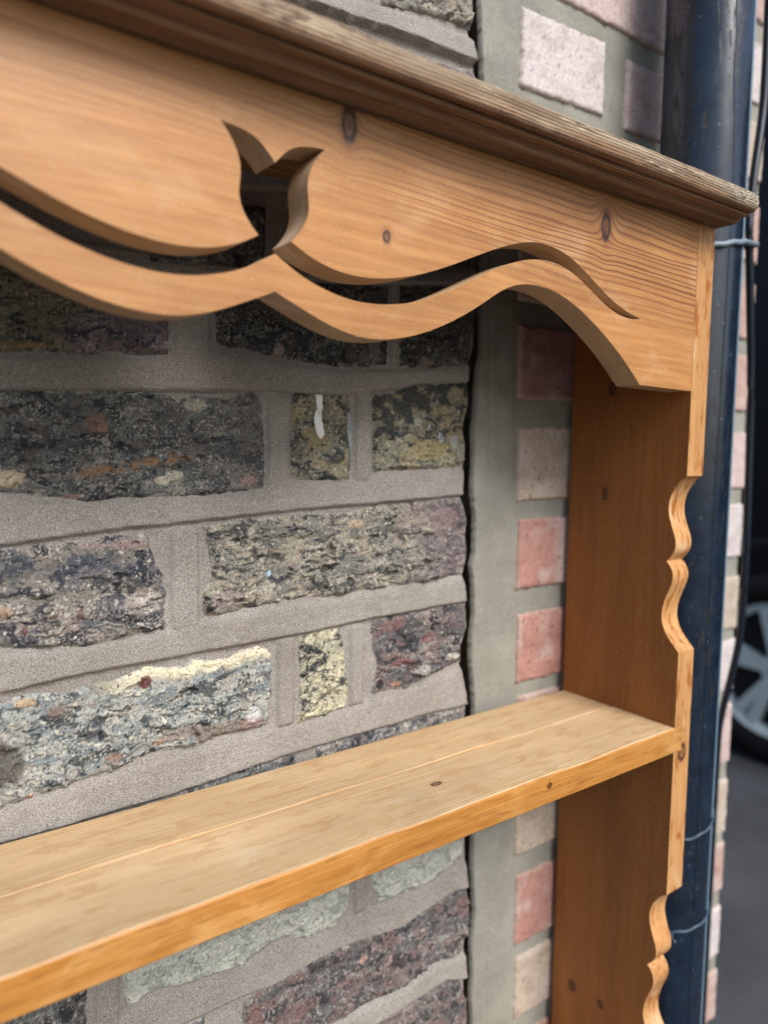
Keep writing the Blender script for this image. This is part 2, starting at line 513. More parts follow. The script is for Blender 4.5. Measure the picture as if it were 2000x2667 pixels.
# ------------------------------------------------------------------ traced brick outlines, mm in the wall plane: top, bottom, left, right edges
OLD={
 'R0b':[[[305.0,1437.1],[384.5,1453.0]],[[302.6,1389.8],[334.9,1396.1],[360.9,1399.7],[381.8,1398.7]],[],[[384.5,1419.3],[385.4,1410.1]]],
 'R1b':[[[303.0,1367.4],[312.5,1366.0],[340.4,1366.6],[368.2,1370.0],[386.7,1373.6]],[[303.8,1311.6],[387.5,1315.1]],[],[]],
 'R1a':[[[203.4,1369.9],[224.2,1365.4],[250.0,1367.8],[295.2,1367.8]],[[203.1,1303.7],[296.0,1311.6]],[],[]],
 'C1':[[[142.9,1232.7],[218.1,1244.2]],[[142.4,1197.6],[218.1,1206.2]],[],[]],
 'C2':[[[234.0,1250.7],[386.5,1286.3]],[[234.1,1207.8],[305.3,1219.4],[388.2,1234.2]],[],[]],
 'D1':[[[43.0,1189.1],[69.3,1186.8],[157.4,1195.2]],[[41.4,1142.1],[68.0,1144.4],[84.1,1146.7],[96.5,1147.1],[112.8,1146.1],[124.7,1147.6],[156.1,1150.4]],[],[]],
 'D2':[[[183.0,1196.7],[312.6,1208.9]],[[186.3,1157.6],[205.0,1158.0],[224.7,1153.8],[245.4,1152.8],[274.8,1151.5],[290.6,1152.9],[311.9,1156.2]],[],[]],
 'D3':[[[322.6,1210.2],[392.9,1219.5]],[[323.0,1156.3],[340.7,1155.1],[368.3,1157.9],[387.7,1162.7]],[],[[392.6,1192.7]]],
 'E1':[[[42.4,1124.9],[67.5,1125.6],[92.6,1126.1],[123.4,1127.8],[145.8,1128.0],[157.0,1126.8],[160.8,1123.3],[171.7,1128.0],[190.0,1125.5],[207.1,1131.2],[212.5,1129.5]],[[40.6,1073.2],[65.9,1073.4],[81.0,1072.1],[109.3,1067.4],[126.7,1069.0],[140.2,1068.6],[159.2,1069.0],[179.2,1068.8],[194.9,1069.9],[216.9,1072.3]],[],[[215.8,1118.7],[217.5,1088.6]]],
 'E2':[[[237.3,1133.6],[255.9,1133.2],[280.0,1131.7]],[[235.6,1078.1],[256.3,1076.7],[280.6,1075.8]],[[236.2,1109.1]],[[282.8,1117.8],[283.0,1099.3]]],
 'E3':[[[300.0,1133.8],[313.9,1136.1],[325.2,1139.5],[335.4,1144.1],[386.8,1148.3]],[[300.8,1082.1],[322.0,1082.5],[356.5,1083.4],[385.4,1085.6]],[],[[388.9,1133.3],[382.9,1112.4],[386.6,1100.3]]],
 'F1':[[[39.6,1044.6],[65.0,1044.2],[91.4,1044.8],[106.3,1045.1],[125.4,1048.0],[142.7,1046.9]],[[37.8,993.8],[63.4,992.0],[90.8,989.1],[107.5,987.0],[139.0,989.3],[151.4,991.0]],[],[[143.5,1039.8],[150.9,1023.2],[152.6,1008.6]]],
 'F2':[[[176.4,1049.2],[189.5,1050.5],[202.6,1052.6],[236.9,1053.0],[282.2,1053.1],[308.1,1058.8],[382.9,1059.8]],[[177.5,994.9],[191.2,994.6],[202.4,996.3],[213.6,997.5],[241.8,999.1],[261.8,997.4],[299.2,998.9],[346.1,998.8],[386.3,1001.8]],[[180.9,1029.3],[181.9,1018.3],[175.0,1008.1]],[[390.0,1044.6],[388.7,1032.1],[390.9,1015.9]]],
 'G1':[[[39.8,955.1],[62.5,961.0],[74.2,965.2],[84.5,963.7],[94.3,961.8],[108.8,964.5],[119.3,963.0],[127.5,965.8],[140.5,969.0],[155.0,966.1],[163.9,965.0],[168.0,968.3],[191.1,965.5],[199.8,969.3],[211.0,970.7],[218.1,967.5]],[[38.0,902.4],[60.8,905.4],[82.2,908.3],[101.5,910.4],[119.2,911.5],[130.2,914.4],[142.6,917.2],[167.4,916.3],[188.6,918.1],[199.6,917.7],[219.2,916.9]],[],[[222.8,961.4],[221.6,947.7],[221.4,931.6]]],
 'G2':[[[243.2,973.4],[258.2,974.6],[273.7,974.7]],[[240.9,914.4],[262.4,914.3],[280.9,917.3]],[[242.6,954.9],[243.9,938.2]],[[277.8,960.5],[280.7,937.0]]],
 'G3':[[[300.9,975.6],[331.3,977.6],[390.3,979.1]],[[303.1,922.4],[317.5,923.2],[332.5,920.4],[347.7,926.2],[363.6,928.4],[386.6,933.5]],[[301.9,956.8],[307.0,944.2],[301.6,927.4]],[[391.8,958.5],[386.3,943.8]]],
 'H1':[[[165.6,888.7],[240.5,894.4]],[[165.2,847.2],[240.7,849.4]],[],[]],
 'H2':[[[256.1,894.7],[303.6,894.5],[348.3,895.8],[392.8,895.1]],[[256.3,850.3],[394.5,842.0]],[],[]],
 'H0':[[[42.3,879.5],[146.6,886.8]],[[40.6,827.9],[145.9,839.1]],[],[]],
 'I0':[[[37.5,837.6],[105.3,828.1]],[[35.2,770.8],[102.4,754.5]],[],[]],
 'I1':[[[122.5,828.5],[284.0,830.9]],[[125.7,762.5],[135.4,766.3],[145.3,768.1],[156.4,763.6],[179.8,760.3],[198.9,759.8],[201.4,760.1],[219.1,765.1],[228.8,767.5],[247.7,758.7],[252.9,758.4],[268.9,758.6],[277.0,763.4],[283.2,769.6]],[[122.4,788.5]],[[284.4,782.6]]],
 'I2':[[[299.4,830.6],[398.5,820.3]],[[310.6,760.6],[320.3,760.8],[349.9,760.3],[367.9,761.9],[382.9,768.2],[393.3,768.1]],[[300.7,787.9]],[]],
 'J1':[[[200.7,732.2],[222.7,735.9],[258.3,740.6],[280.0,740.1],[299.9,740.8],[336.1,735.4],[345.5,740.9],[385.3,744.3],[397.7,741.9]],[[200.5,690.8],[277.7,684.0],[296.2,686.7],[337.2,683.6],[356.4,691.3],[395.7,688.4]],[],[[403.8,716.0]]],
 'J0':[[[46.9,749.3],[174.1,734.6]],[[45.6,707.7],[173.7,687.5]],[],[]],
 'K1':[[[312.8,667.3],[337.5,668.9],[377.0,671.4],[392.9,665.8]],[[314.9,608.2],[404.6,597.5]],[],[[402.7,638.7]]],
 'K0':[[[163.3,674.7],[293.1,656.7]],[[162.8,629.9],[293.6,610.5]],[],[]],
}
BEDS={
 'b01':[[[225.7,1381.9],[302.6,1388.3],[337.9,1392.8],[384.2,1394.7]],[[225.7,1369.5],[302.8,1374.3],[342.4,1376.1],[385.9,1377.7]]],
 'b1C':[[[71.5,1260.5],[387.5,1313.8]],[[70.5,1225.7],[388.3,1289.4]]],
 'bCD':[[[69.9,1206.3],[218.1,1205.5],[305.3,1218.1],[390.1,1233.1]],[[69.6,1196.1],[157.4,1196.7],[305.4,1210.4],[390.5,1222.0]]],
 'bDE':[[[43.0,1142.3],[68.0,1143.8],[96.5,1146.7],[156.1,1149.7],[187.5,1156.5],[205.0,1157.4],[224.7,1153.4],[274.8,1150.7],[340.3,1154.8],[390.5,1162.3]],[[42.4,1125.8],[67.5,1126.6],[145.6,1130.1],[218.0,1133.3],[274.9,1133.9],[323.2,1140.8],[340.5,1145.6],[390.9,1149.2]]],
 'bEF':[[[44.4,1074.0],[65.9,1073.0],[81.0,1071.7],[109.3,1066.9],[126.6,1068.3],[159.2,1068.5],[194.9,1069.4],[218.3,1072.8],[256.3,1076.2],[280.6,1075.0],[300.8,1077.1],[307.7,1080.1],[356.5,1081.6],[385.4,1084.4]],[[43.4,1045.2],[65.1,1046.9],[96.4,1049.6],[130.8,1052.5],[149.4,1052.9],[191.8,1055.6],[248.9,1058.8],[301.1,1060.2],[382.8,1063.5]]],
 'bFG':[[[41.7,994.1],[63.4,991.6],[90.8,988.7],[107.5,986.5],[139.0,988.9],[151.4,991.0],[177.5,994.4],[191.5,995.1],[213.6,997.0],[241.8,998.5],[261.8,996.8],[299.2,998.4],[346.1,998.2],[386.3,1001.1]],[[40.8,967.8],[62.8,969.4],[102.9,972.7],[148.2,973.5],[191.3,974.7],[249.3,975.8],[302.3,978.9],[388.6,980.6]]],
 'bGH':[[[38.6,903.4],[60.8,905.0],[82.2,907.9],[101.5,910.0],[119.2,911.0],[130.2,913.9],[142.6,916.8],[167.4,915.8],[188.6,917.6],[219.2,916.4],[240.9,913.8],[280.9,916.8],[303.1,921.8],[332.5,919.8],[347.8,925.0],[363.6,927.2],[386.7,932.2]],[[37.5,887.3],[60.3,888.1],[153.6,889.6],[217.7,894.4],[256.1,896.3],[303.4,897.2],[348.4,898.6],[391.1,897.6]]],
 'bHI':[[[40.5,825.8],[145.8,836.7],[240.7,846.7],[394.6,838.9]],[[40.3,819.6],[145.7,829.5],[284.0,830.9],[395.1,821.2]]],
 'bIJ':[[[35.1,768.7],[102.4,753.4],[125.7,762.0],[145.3,767.5],[156.4,763.1],[179.8,759.7],[198.9,759.2],[201.4,759.5],[219.1,764.6],[228.8,766.9],[247.7,758.1],[268.9,758.0],[283.2,763.4],[310.6,759.9],[349.9,759.7],[367.9,761.3],[393.4,766.7]],[[34.4,747.5],[161.4,739.3],[198.8,739.6],[222.7,737.1],[258.3,741.8],[280.0,742.0],[329.9,736.5],[381.8,746.2],[397.6,743.3]]],
 'bJK':[[[45.6,707.7],[173.7,687.5],[200.5,689.5],[277.7,683.4],[296.2,686.0],[337.2,683.0],[356.4,690.6],[395.8,687.7]],[[45.1,690.0],[200.4,667.6],[312.7,668.6],[337.4,670.2],[377.0,672.8],[400.1,664.0]]],
}
CRACK_L=[[383.2,1457.6],[384.5,1419.2],[385.5,1411.7],[381.8,1398.7],[386.5,1380.5],[390.3,1368.3],[391.1,1287.3],[394.8,1175.8],[389.3,1162.5],[387.3,1149.4],[388.5,1132.2],[387.1,1120.0],[384.4,1111.2],[386.7,1092.9],[385.4,1078.0],[384.5,1070.1],[384.1,1061.3],[388.6,1051.4],[390.2,1038.8],[389.5,1032.3],[390.9,1015.9],[387.0,1004.9],[390.2,984.3],[391.7,962.3],[387.2,943.7],[386.7,930.9],[392.6,906.5],[394.7,892.9],[394.4,845.2],[397.9,780.2],[398.7,755.3],[403.7,718.8],[399.1,696.8],[400.8,667.9],[399.7,647.2],[403.1,623.1],[406.4,541.1]]
CRACK_R=[[386.9,1459.1],[389.6,1421.0],[392.0,1401.9],[393.6,1386.5],[396.2,1363.8],[400.0,1289.1],[402.6,1176.5],[401.1,1166.8],[396.6,1158.7],[394.6,1145.5],[394.0,1127.2],[390.3,1113.1],[392.3,1086.8],[390.4,1070.9],[391.3,1062.0],[396.0,1045.7],[396.2,1037.0],[396.0,1016.8],[391.2,1007.0],[395.1,991.4],[397.5,968.0],[393.0,948.0],[393.6,929.8],[398.7,905.3],[400.3,891.8],[401.9,843.3],[403.6,778.4],[402.5,758.1],[409.2,716.7],[403.8,687.9],[406.6,658.3],[404.4,640.7],[407.8,620.9],[412.6,537.6]]
# ------------------------------------------------------------------ setting
bm = bmesh.new()
v = [bm.verts.new(p) for p in ((-40, -60, 0), (60, -60, 0), (60, 60, 0), (-40, 60, 0))]
bm.faces.new(v)
tag(link('ground', from_bm('ground', bm), M_ASPH), kind='structure')

# ------------------------------------------------------------------ old brick wall (left of the crack)
WALL_Y = 0.0025           # mean brick face, metres
old = thing('brick_wall', 'old rough stock brick wall with thick sandy mortar joints behind the pine rack', 'wall', (-0.3, 0.12, 0.0))
new = thing('brick_wall', 'smoother pink brick wall with grey cement edge right of the dark crack', 'wall', (0.6, 0.12, 0.0))

def poly(P, n, key=None):
    P = np.array(P, float)
    d = np.r_[0, np.cumsum(np.linalg.norm(np.diff(P, axis=0), axis=1))]
    d /= d[-1]
    t = np.linspace(0, 1, n)
    return np.stack([np.interp(t, d, P[:, 0]), np.interp(t, d, P[:, 1])], 1)

PAL = {   # base, second, dark, light, accent (linear albedo)
 'dark':   ((0.082, 0.082, 0.078), (0.125, 0.128, 0.118), (0.035, 0.036, 0.040), (0.33, 0.31, 0.25), (0.17, 0.125, 0.085)),
 'black':  ((0.045, 0.044, 0.043), (0.075, 0.073, 0.068), (0.02, 0.02, 0.021), (0.26, 0.25, 0.21), (0.12, 0.10, 0.07)),
 'yellow': ((0.27, 0.215, 0.10), (0.20, 0.185, 0.115), (0.05, 0.055, 0.05), (0.42, 0.39, 0.27), (0.16, 0.16, 0.12)),
 'mixed':  ((0.205, 0.18, 0.145), (0.11, 0.105, 0.105), (0.04, 0.042, 0.05), (0.50, 0.44, 0.36), (0.27, 0.18, 0.155)),
 'tan':    ((0.265, 0.232, 0.165), (0.175, 0.165, 0.135), (0.05, 0.05, 0.05), (0.47, 0.41, 0.29), (0.27, 0.17, 0.14)),
 'green':  ((0.29, 0.30, 0.265), (0.19, 0.215, 0.21), (0.055, 0.06, 0.06), (0.56, 0.51, 0.36), (0.29, 0.20, 0.14)),
 'cream':  ((0.46, 0.41, 0.235), (0.36, 0.335, 0.21), (0.04, 0.045, 0.045), (0.60, 0.545, 0.345), (0.26, 0.25, 0.19)),
 'red':    ((0.155, 0.115, 0.105), (0.10, 0.09, 0.09), (0.04, 0.036, 0.038), (0.36, 0.33, 0.28), (0.23, 0.075, 0.065)),
 'pale':   ((0.42, 0.43, 0.35), (0.375, 0.388, 0.315), (0.27, 0.28, 0.225), (0.50, 0.50, 0.39), (0.34, 0.35, 0.285)),
 'purple': ((0.145, 0.115, 0.115), (0.20, 0.155, 0.14), (0.055, 0.045, 0.05), (0.40, 0.35, 0.31), (0.24, 0.11, 0.095)),
 'ochre':  ((0.125, 0.115, 0.075), (0.19, 0.155, 0.08), (0.03, 0.03, 0.03), (0.32, 0.28, 0.19), (0.22, 0.12, 0.07)),
}
# brick name -> palette, roughness, second palette toward the right end (from, to) in u
STYLE = {
 'R0b': ('tan', 1.6, None), 'R1b': ('purple', 1.0, None), 'R1a': ('purple', 1.2, None),
 'C1': ('dark', 0.8, None), 'C2': ('black', 0.8, None),
 'D1': ('ochre', 1.2, ('purple', 0.66, 0.72)), 'D2': ('black', 0.6, None), 'D3': ('black', 0.8, ('ochre', 0.7, 1.3)),
 'E1': ('dark', 0.75, ('mixed', 0.75, 1.25)), 'E2': ('yellow', 0.55, None), 'E3': ('yellow', 0.8, None),
 'F1': ('mixed', 1.15, None), 'F2': ('tan', 1.35, ('purple', 0.62, 1.0)),
 'G1': ('green', 1.2, None), 'G2': ('cream', 0.9, None), 'G3': ('red', 1.3, None),
 'H0': ('dark', 1.0, None), 'H1': ('dark', 1.0, None), 'H2': ('mixed', 1.0, None),
 'I0': ('dark', 1.0, None), 'I1': ('pale', 0.65, None), 'I2': ('pale', 0.5, None),
 'J0': ('mixed', 1.0, None), 'J1': ('red', 1.35, None), 'K0': ('mixed', 1.0, None), 'K1': ('red', 1.1, None),
}

RUST = (0.135, 0.05, 0.042); SLATE = (0.075, 0.085, 0.10); BROWN = (0.20, 0.14, 0.10); CRM = (0.58, 0.51, 0.33); BLUE = (0.30, 0.50, 0.68); WHT = (0.62, 0.60, 0.56); PNK = (0.27, 0.185, 0.165)
def brick_colour(pal, x, z, s, mask):
    """x, z in mm; mask = craggy areas"""
    base, sec, dark, light, acc = [np.array(c) for c in PAL[pal]]
    wx = x + 17 * fbm(x / 18, z / 12, s + 1, 4); wz = z + 12 * fbm(x / 17 + 5, z / 12, s + 2, 4)
    jag = 0.22 * fbm(wx / 3.6, wz / 2.6, s + 3, 3)
    c = lerp(base, sec, ss(fbm(wx / 27, wz / 14, s + 4, 3) + jag, -0.05, 0.08)[:, None])
    t = ss(fbm(wx / 15, wz / 8, s + 5, 3) + jag, 0.17, 0.25)
    c = lerp(c, 0.55 * acc + 0.45 * base, t[:, None] * 0.6)
    t = ss(fbm(wx / 19 + 8, wz / 8, s + 6, 4) + 1.2 * jag, 0.10, 0.22)
    c = lerp(c, dark, t[:, None] * 0.8)
    stri = fbm(wx / 21, wz / 1.9, s + 7, 3)
    zs_ = ss(fbm(x / 34, z / 20, s + 8, 2) + 0.25 * (mask - 0.4), -0.12, 0.15)
    c = lerp(c, light, (ss(stri, 0.14, 0.32) * zs_)[:, None] * 0.5)
    c = lerp(c, dark, (ss(-stri, 0.17, 0.34) * zs_)[:, None] * 0.5)
    sp = fbm(x / 1.5, z / 1.35, s + 9, 2)
    z4 = ss(fbm(wx / 20 + 3, wz / 13, s + 10, 3), -0.05, 0.2)
    c = lerp(c, light, (ss(sp, 0.10, 0.32) * z4)[:, None] * 0.55)
    z5 = ss(fbm(wx / 17 - 4, wz / 11, s + 11, 3), -0.12, 0.15)
    c = lerp(c, dark, (ss(-sp, 0.18, 0.38) * z5)[:, None] * 0.6)
    bb = fbm(x / 3.8, z / 3.2, s + 12, 2)
    c = lerp(c, dark * 0.9, ss(bb, 0.42, 0.48)[:, None] * 0.85)
    c = lerp(c, light, ss(-bb, 0.44, 0.50)[:, None] * 0.7)
    return c

INCL = {   # single lumps and stains: x, z, rx, rz, colour, proud mm, amount
 'G1': ((139, 961, 4.0, 4.2, RUST, 0.8, 1.0), (190, 921, 26, 6.5, BROWN, 0.9, 0.75), (160, 925, 16, 4.0, BROWN, 0.6, 0.6), (207, 923, 9, 6, PNK, 0.5, 0.8), (63, 930, 12, 13, (0.10, 0.085, 0.07), 1.6, 0.9), (90, 954, 5, 2.6, BROWN, 1.6, 0.9), (75, 961, 6, 2.6, (0.45, 0.31, 0.15), 1.4, 0.9), (128, 967, 3, 1.6, (0.5, 0.55, 0.53), 0.4, 0.9), (120, 921, 5, 2.2, (0.27, 0.15, 0.085), 0.5, 0.8), (147, 923, 4, 1.6, (0.27, 0.15, 0.085), 0.4, 0.8), (206, 943, 2.6, 1.8, SLATE, -0.4, 0.9), (208, 928, 6, 5, WHT, 0.2, 0.55), (76, 909, 2.2, 1.2, (0.30, 0.10, 0.06), 0.3, 1.0), (112, 943, 3.5, 5, SLATE, -0.8, 0.7)),
 'F1': ((130, 1042, 12, 3.2, PNK, 0.7, 0.9), (110, 1043, 9, 2.2, PNK, 0.3, 0.7), (67, 1011, 3.2, 3.6, (0.36, 0.23, 0.15), 1.6, 1.0), (104, 1005, 2.0, 3.6, RUST, 0.4, 0.7), (76, 1000, 1.6, 3, RUST, 0.2, 0.8), (140, 1008, 14, 7, (0.45, 0.37, 0.31), 0.0, 0.35), (110, 1030, 30, 9, SLATE, 0.0, 0.45), (72, 1034, 12, 8, SLATE, 0.0, 0.55)),
 'F2': ((219.3, 1017.3, 1.6, 2.2, BLUE, 0.4, 1.0), (190, 1004, 12, 7, PNK, 0.3, 0.5), (199, 1003, 2.4, 2.0, SLATE, -0.4, 0.95), (304, 1023, 4.5, 3.0, (0.19, 0.13, 0.125), 0.9, 0.9), (271, 1041, 2.2, 1.8, SLATE, 0.0, 0.9), (237, 1044, 4, 3, SLATE, -0.4, 0.7), (285, 1046, 7, 3, (0.40, 0.25, 0.14), 0.3, 0.7), (330, 1050, 8, 4, PNK, 0.2, 0.6), (365, 1046, 16, 9, (0.27, 0.165, 0.16), 0.2, 0.6)),
 'E1': ((115, 1110, 7, 5.5, (0.22, 0.125, 0.08), 0.4, 0.7), (118, 1107, 3.5, 2.6, (0.30, 0.14, 0.10), 0.7, 0.8), (69, 1080, 11, 5.0, (0.42, 0.32, 0.19), 1.6, 0.95), (158, 1081, 6, 3, (0.44, 0.40, 0.28), 0.2, 0.7), (151, 1078, 5, 3.0, (0.46, 0.41, 0.28), 0.2, 0.8), (205, 1077, 6, 4, (0.32, 0.17, 0.14), 0.2, 0.7), (171, 1122, 7, 4, (0.36, 0.32, 0.22), 0.0, 0.6), (160, 1128, 2.2, 1.2, RUST, 0.3, 0.9), (102, 1070, 6, 1.4, (0.32, 0.17, 0.14), 0.4, 0.8)),
 'E2': ((250, 1096.5, 2.0, 1.9, (0.10, 0.05, 0.045), 0.5, 1.0), (260, 1127, 1.4, 1.4, SLATE, 0.2, 0.9), (268, 1107, 1.3, 1.3, SLATE, 0.0, 0.9)),
 'E3': ((338, 1117, 3.4, 3.2, (0.42, 0.38, 0.26), 0.2, 0.9), (358, 1120, 3.4, 3.2, SLATE, 0.3, 0.9), (360, 1106, 3.0, 3.6, (0.36, 0.37, 0.36), 0.1, 0.9), (360, 1106, 1.3, 2.0, SLATE, 0.0, 0.9), (374, 1104, 5, 5, (0.33, 0.34, 0.33), 0.1, 0.7), (348, 1114, 1.2, 1.2, WHT, 0.2, 1.0), (350, 1097, 18, 8, (0.36, 0.28, 0.09), 0.0, 0.6), (375, 1136, 9, 7, (0.30, 0.25, 0.12), 0.3, 0.6)),
 'G3': ((327, 942, 11, 2.6, (0.19, 0.06, 0.055), 0.4, 0.7), (352, 957, 8, 4.5, (0.19, 0.06, 0.06), 0.4, 0.6), (376, 938, 6, 3.6, (0.42, 0.38, 0.29), 1.0, 0.9), (345, 934, 7, 4, (0.40, 0.37, 0.30), 0.4, 0.8), (318, 970, 12, 5, (0.19, 0.085, 0.078), 0.2, 0.6), (322, 926, 5, 2, (0.34, 0.15, 0.07), 0.5, 0.9), (308, 928, 4, 4, (0.03, 0.03, 0.03), -1.0, 0.9)),
 'J1': ((395, 728, 9, 10, (0.19, 0.085, 0.08), 0.4, 0.6), (240, 708, 20, 9, (0.18, 0.095, 0.085), 0.0, 0.5), (208, 718, 6, 12, (0.18, 0.075, 0.06), 0.0, 0.7), (372, 709, 9, 2.4, (0.20, 0.20, 0.19), 0.8, 0.8), (295, 725, 4, 3, (0.38, 0.19, 0.13), 0.3, 0.8)),
 'D1': ((140, 1172, 24, 14, (0.13, 0.095, 0.09), 0.3, 0.8), (80, 1149, 14, 1.8, (0.26, 0.165, 0.06), 0.8, 0.9), (96, 1154, 4, 3, (0.20, 0.15, 0.12), 0.8, 0.8)),
 'D2': ((226, 1158, 4, 5, (0.28, 0.225, 0.16), 0.5, 0.95), (300, 1168, 5, 14, (0.16, 0.15, 0.13), 0.0, 0.7)),
 'D3': ((345, 1159, 6, 4.5, (0.21, 0.17, 0.12), 0.8, 0.9), (372, 1156, 10, 2.0, (0.24, 0.19, 0.11), 0.3, 0.8)),
}
PITS = {}
def rough_brick(key, data, res=0.85, seed=1, parent=old, pit_n=None):
    top, bot, lef, rig = [list(map(list, q)) for q in data]
    if top[0][0] < 60 and bot[0][0] < 60:            # carries on out of the picture to a full brick
        for q in (top, bot): q[0][0] = -14.0
    cz = np.mean([q[1] for q in top + bot]); cx_ = np.mean([q[0] for q in top + bot])
    for q in top: q[1] += 1.1
    for q in bot: q[1] -= 1.1
    for Lq in (top, bot):
        Lq[0][0] -= 1.0; Lq[-1][0] += 0.6
    lef = [[q[0] - 1.0, q[1]] for q in lef]; rig = [[q[0] + 0.6, q[1]] for q in rig]
    TL, TR, BL, BR = top[0], top[-1], bot[0], bot[-1]
    w = (np.linalg.norm(np.subtract(TR, TL)) + np.linalg.norm(np.subtract(BR, BL))) / 2
    h = (np.linalg.norm(np.subtract(TL, BL)) + np.linalg.norm(np.subtract(TR, BR))) / 2
    nu = max(8, int(w / res)); nv = max(8, int(h / res))
    T = poly(top, nu); B = poly(bot, nu)
    Lf = poly([TL] + lef + [BL], nv); Rt = poly([TR] + rig + [BR], nv)
    u = np.linspace(0, 1, nu)[None, :, None]; v = np.linspace(0, 1, nv)[:, None, None]
    S = (1 - v) * T[None] + v * B[None] + (1 - u) * Lf[:, None] + u * Rt[:, None]
    S -= (1 - u) * (1 - v) * np.array(TL) + u * (1 - v) * np.array(TR) + (1 - u) * v * np.array(BL) + u * v * np.array(BR)
    x = S[..., 0].ravel(); z = S[..., 1].ravel()
    U = np.broadcast_to(u[..., 0], (nv, nu)).ravel(); Vv = np.broadcast_to(v[..., 0], (nv, nu)).ravel()
    s = seed * 131
    pal, rg, sec = STYLE.get(key, ('mixed', 1.0, None))
    # edges wander a little
    x = x + 0.9 * fbm(x / 6, z / 6, s + 20, 3); z = z + 0.9 * fbm(x / 6 + 40, z / 6, s + 21, 3)
    d = np.minimum(np.minimum(U * w, (1 - U) * w), np.minimum(Vv * h, (1 - Vv) * h))
    dn = d + 1.6 * fbm(x / 5, z / 5, s + 22, 3) * ss(d, 0.0, 1.5)
    wx = x + 7 * fbm(x / 16, z / 10, s + 30, 3); wz = z + 5 * fbm(x / 16 + 3, z / 10, s + 31, 3)
    mask = ss(fbm(x / 30, z / 15, s + 35, 3) + 0.30 * (Vv - 0.5), 0.02, 0.30)
    rid = np.clip(1 - np.abs(fbm(wx / 20, wz / 6.0, s + 32, 4)) * 3.4, -0.6, 1)
    rid2 = np.clip(1 - np.abs(fbm(wx / 9, wz / 3.4, s + 33, 3)) * 3.0, -0.6, 1)
    tq = fbm(wx / 26, wz / 9, s + 38, 4) + 0.05 * pn(x / 2.5, z / 2.5, s + 39)
    terr = ss(tq, -0.03, 0.03) + ss(tq, 0.15, 0.19)
    hgt = 1.1 * fbm(x / 36, z / 24, s + 34, 2) + (0.18 + mask) * (1.15 * rid + 0.5 * rid2 + 0.9 * terr - 0.85) * 1.2
    hgt = hgt * rg + 0.34 * fbm(x / 3.6, z / 2.8, s + 36, 3) + 0.24 * fbm(x / 1.5, z / 1.35, s + 37, 2) + 0.25
    lump = []
    for (ix, iz, rx, rz, col_, pr_, am_) in INCL.get(key, ()):
        q = np.hypot((x - ix) / rx, (z - iz) / rz) + 0.28 * fbm(x / 4, z / 3, s + 51, 3) + 0.15 * fbm(x / 1.5, z / 1.5, s + 52, 2)
        k_ = 1 - ss(q, 0.82, 1.02)
        hgt = hgt + pr_ * (1 - ss(q, 0.5, 1.1))
        lump.append((k_ * am_, col_))
    rs = np.random.RandomState(s % 9973)
    n = int(w * h / 330 * rg) if pit_n is None else pit_n
    for k in range(n):
        px = x.min() + rs.rand() * (x.max() - x.min()); pz = z.min() + rs.rand() * (z.max() - z.min())
        pr = 0.7 + 2.2 * rs.rand() ** 2.5; dep = (0.8 + 1.6 * rs.rand()) * pr * 0.7
        q = np.hypot((x - px) / (pr * (1 + rs.rand())), (z - pz) / pr)
        hgt -= dep * (1 - ss(q, 0.45, 1.1))
    for (px, pz, prx, prz, dep) in PITS.get(key, ()):
        q = np.hypot((x - px) / prx, (z - pz) / prz) + 0.35 * fbm(x / 3, z / 3, s + 50, 2)
        hgt -= dep * (1 - ss(q, 0.6, 1.15))
    e = ss(dn + 1.6 * fbm(x / 9, z / 9, s + 53, 3), 0.0, 4.0)
    hgt = hgt * e - 1.9 * (1 - e) - 12.0 * (d < 0.3)
    c = brick_colour(pal, x, z, s + 60, mask)
    if sec is not None:
        c2 = brick_colour(sec[0], x, z, s + 75, mask)
        tt = ss(U + 0.12 * fbm(x / 12, z / 8, s + 61, 3), sec[1], sec[2])
        c = lerp(c, c2, tt[:, None])
    if key == 'G2':        # black branching veins over the cream face
        vn = 1 - np.abs(fbm(wx / 9 - z / 14, wz / 12, s + 62, 3)) * 9
        c = lerp(c, np.array((0.03, 0.035, 0.035)), (np.clip(vn, 0, 1) * ss(0.75 - U, 0, 0.3))[:, None] * 0.9)
    if key in ('G1',):     # cream mortar crust along the top edge
        cr = ss(11 - Vv * h + 4 * fbm(x / 7, z / 7, s + 63, 3), 0, 5) * ss(x, 95, 140)
        c = lerp(c, np.array((0.60, 0.53, 0.33)), cr[:, None] * 0.8)
    if key == 'E1':        # rust brown streak low on the brick
        zz = 1083 + 0.16 * (x - 110)
        st = np.exp(-((z - zz) / 2.6) ** 2) * ss(x, 95, 112) * (1 - ss(x, 158, 176)) * ss(fbm(wx / 8, wz / 4, s + 64, 3), -0.2, 0.1)
        c = lerp(c, np.array((0.24, 0.125, 0.05)), st[:, None])
    if key == 'E3':
        bk = ss(fbm(wx / 16, wz / 12, s + 65, 4) + 0.012 * (z - 1118) - 0.004 * (x - 340), 0.0, 0.2)
        c = lerp(c, np.array((0.045, 0.05, 0.048)), bk[:, None] * 0.8)
    sm = (1 - ss(dn + 4.0 * fbm(x / 9, z / 8, s + 55, 4), 0.2, 1.6)) * 0.7
    for am_, col_ in lump:
        tex = (1 + 0.5 * fbm(x / 2.2, z / 1.8, s + 54, 3))[:, None]
        c = lerp(c, np.array(col_) * tex, am_[:, None] * 0.85)
    mu = c.mean(0); c = mu * 0.98 + (c - mu) * 1.2
    c = c.mean(1)[:, None] * 0.27 + c * 0.73
    c = lerp(np.clip(c, 0.012, 0.8), np.array((0.34, 0.315, 0.29)), sm[:, None])
    V3 = np.stack([x / 1000, WALL_Y - hgt / 1000, z / 1000], 1)
    me = mesh_np('brick', V3, quads=grid_quads(nu, nv)[:, ::-1], col=np.clip(c, 0.005, 0.85))
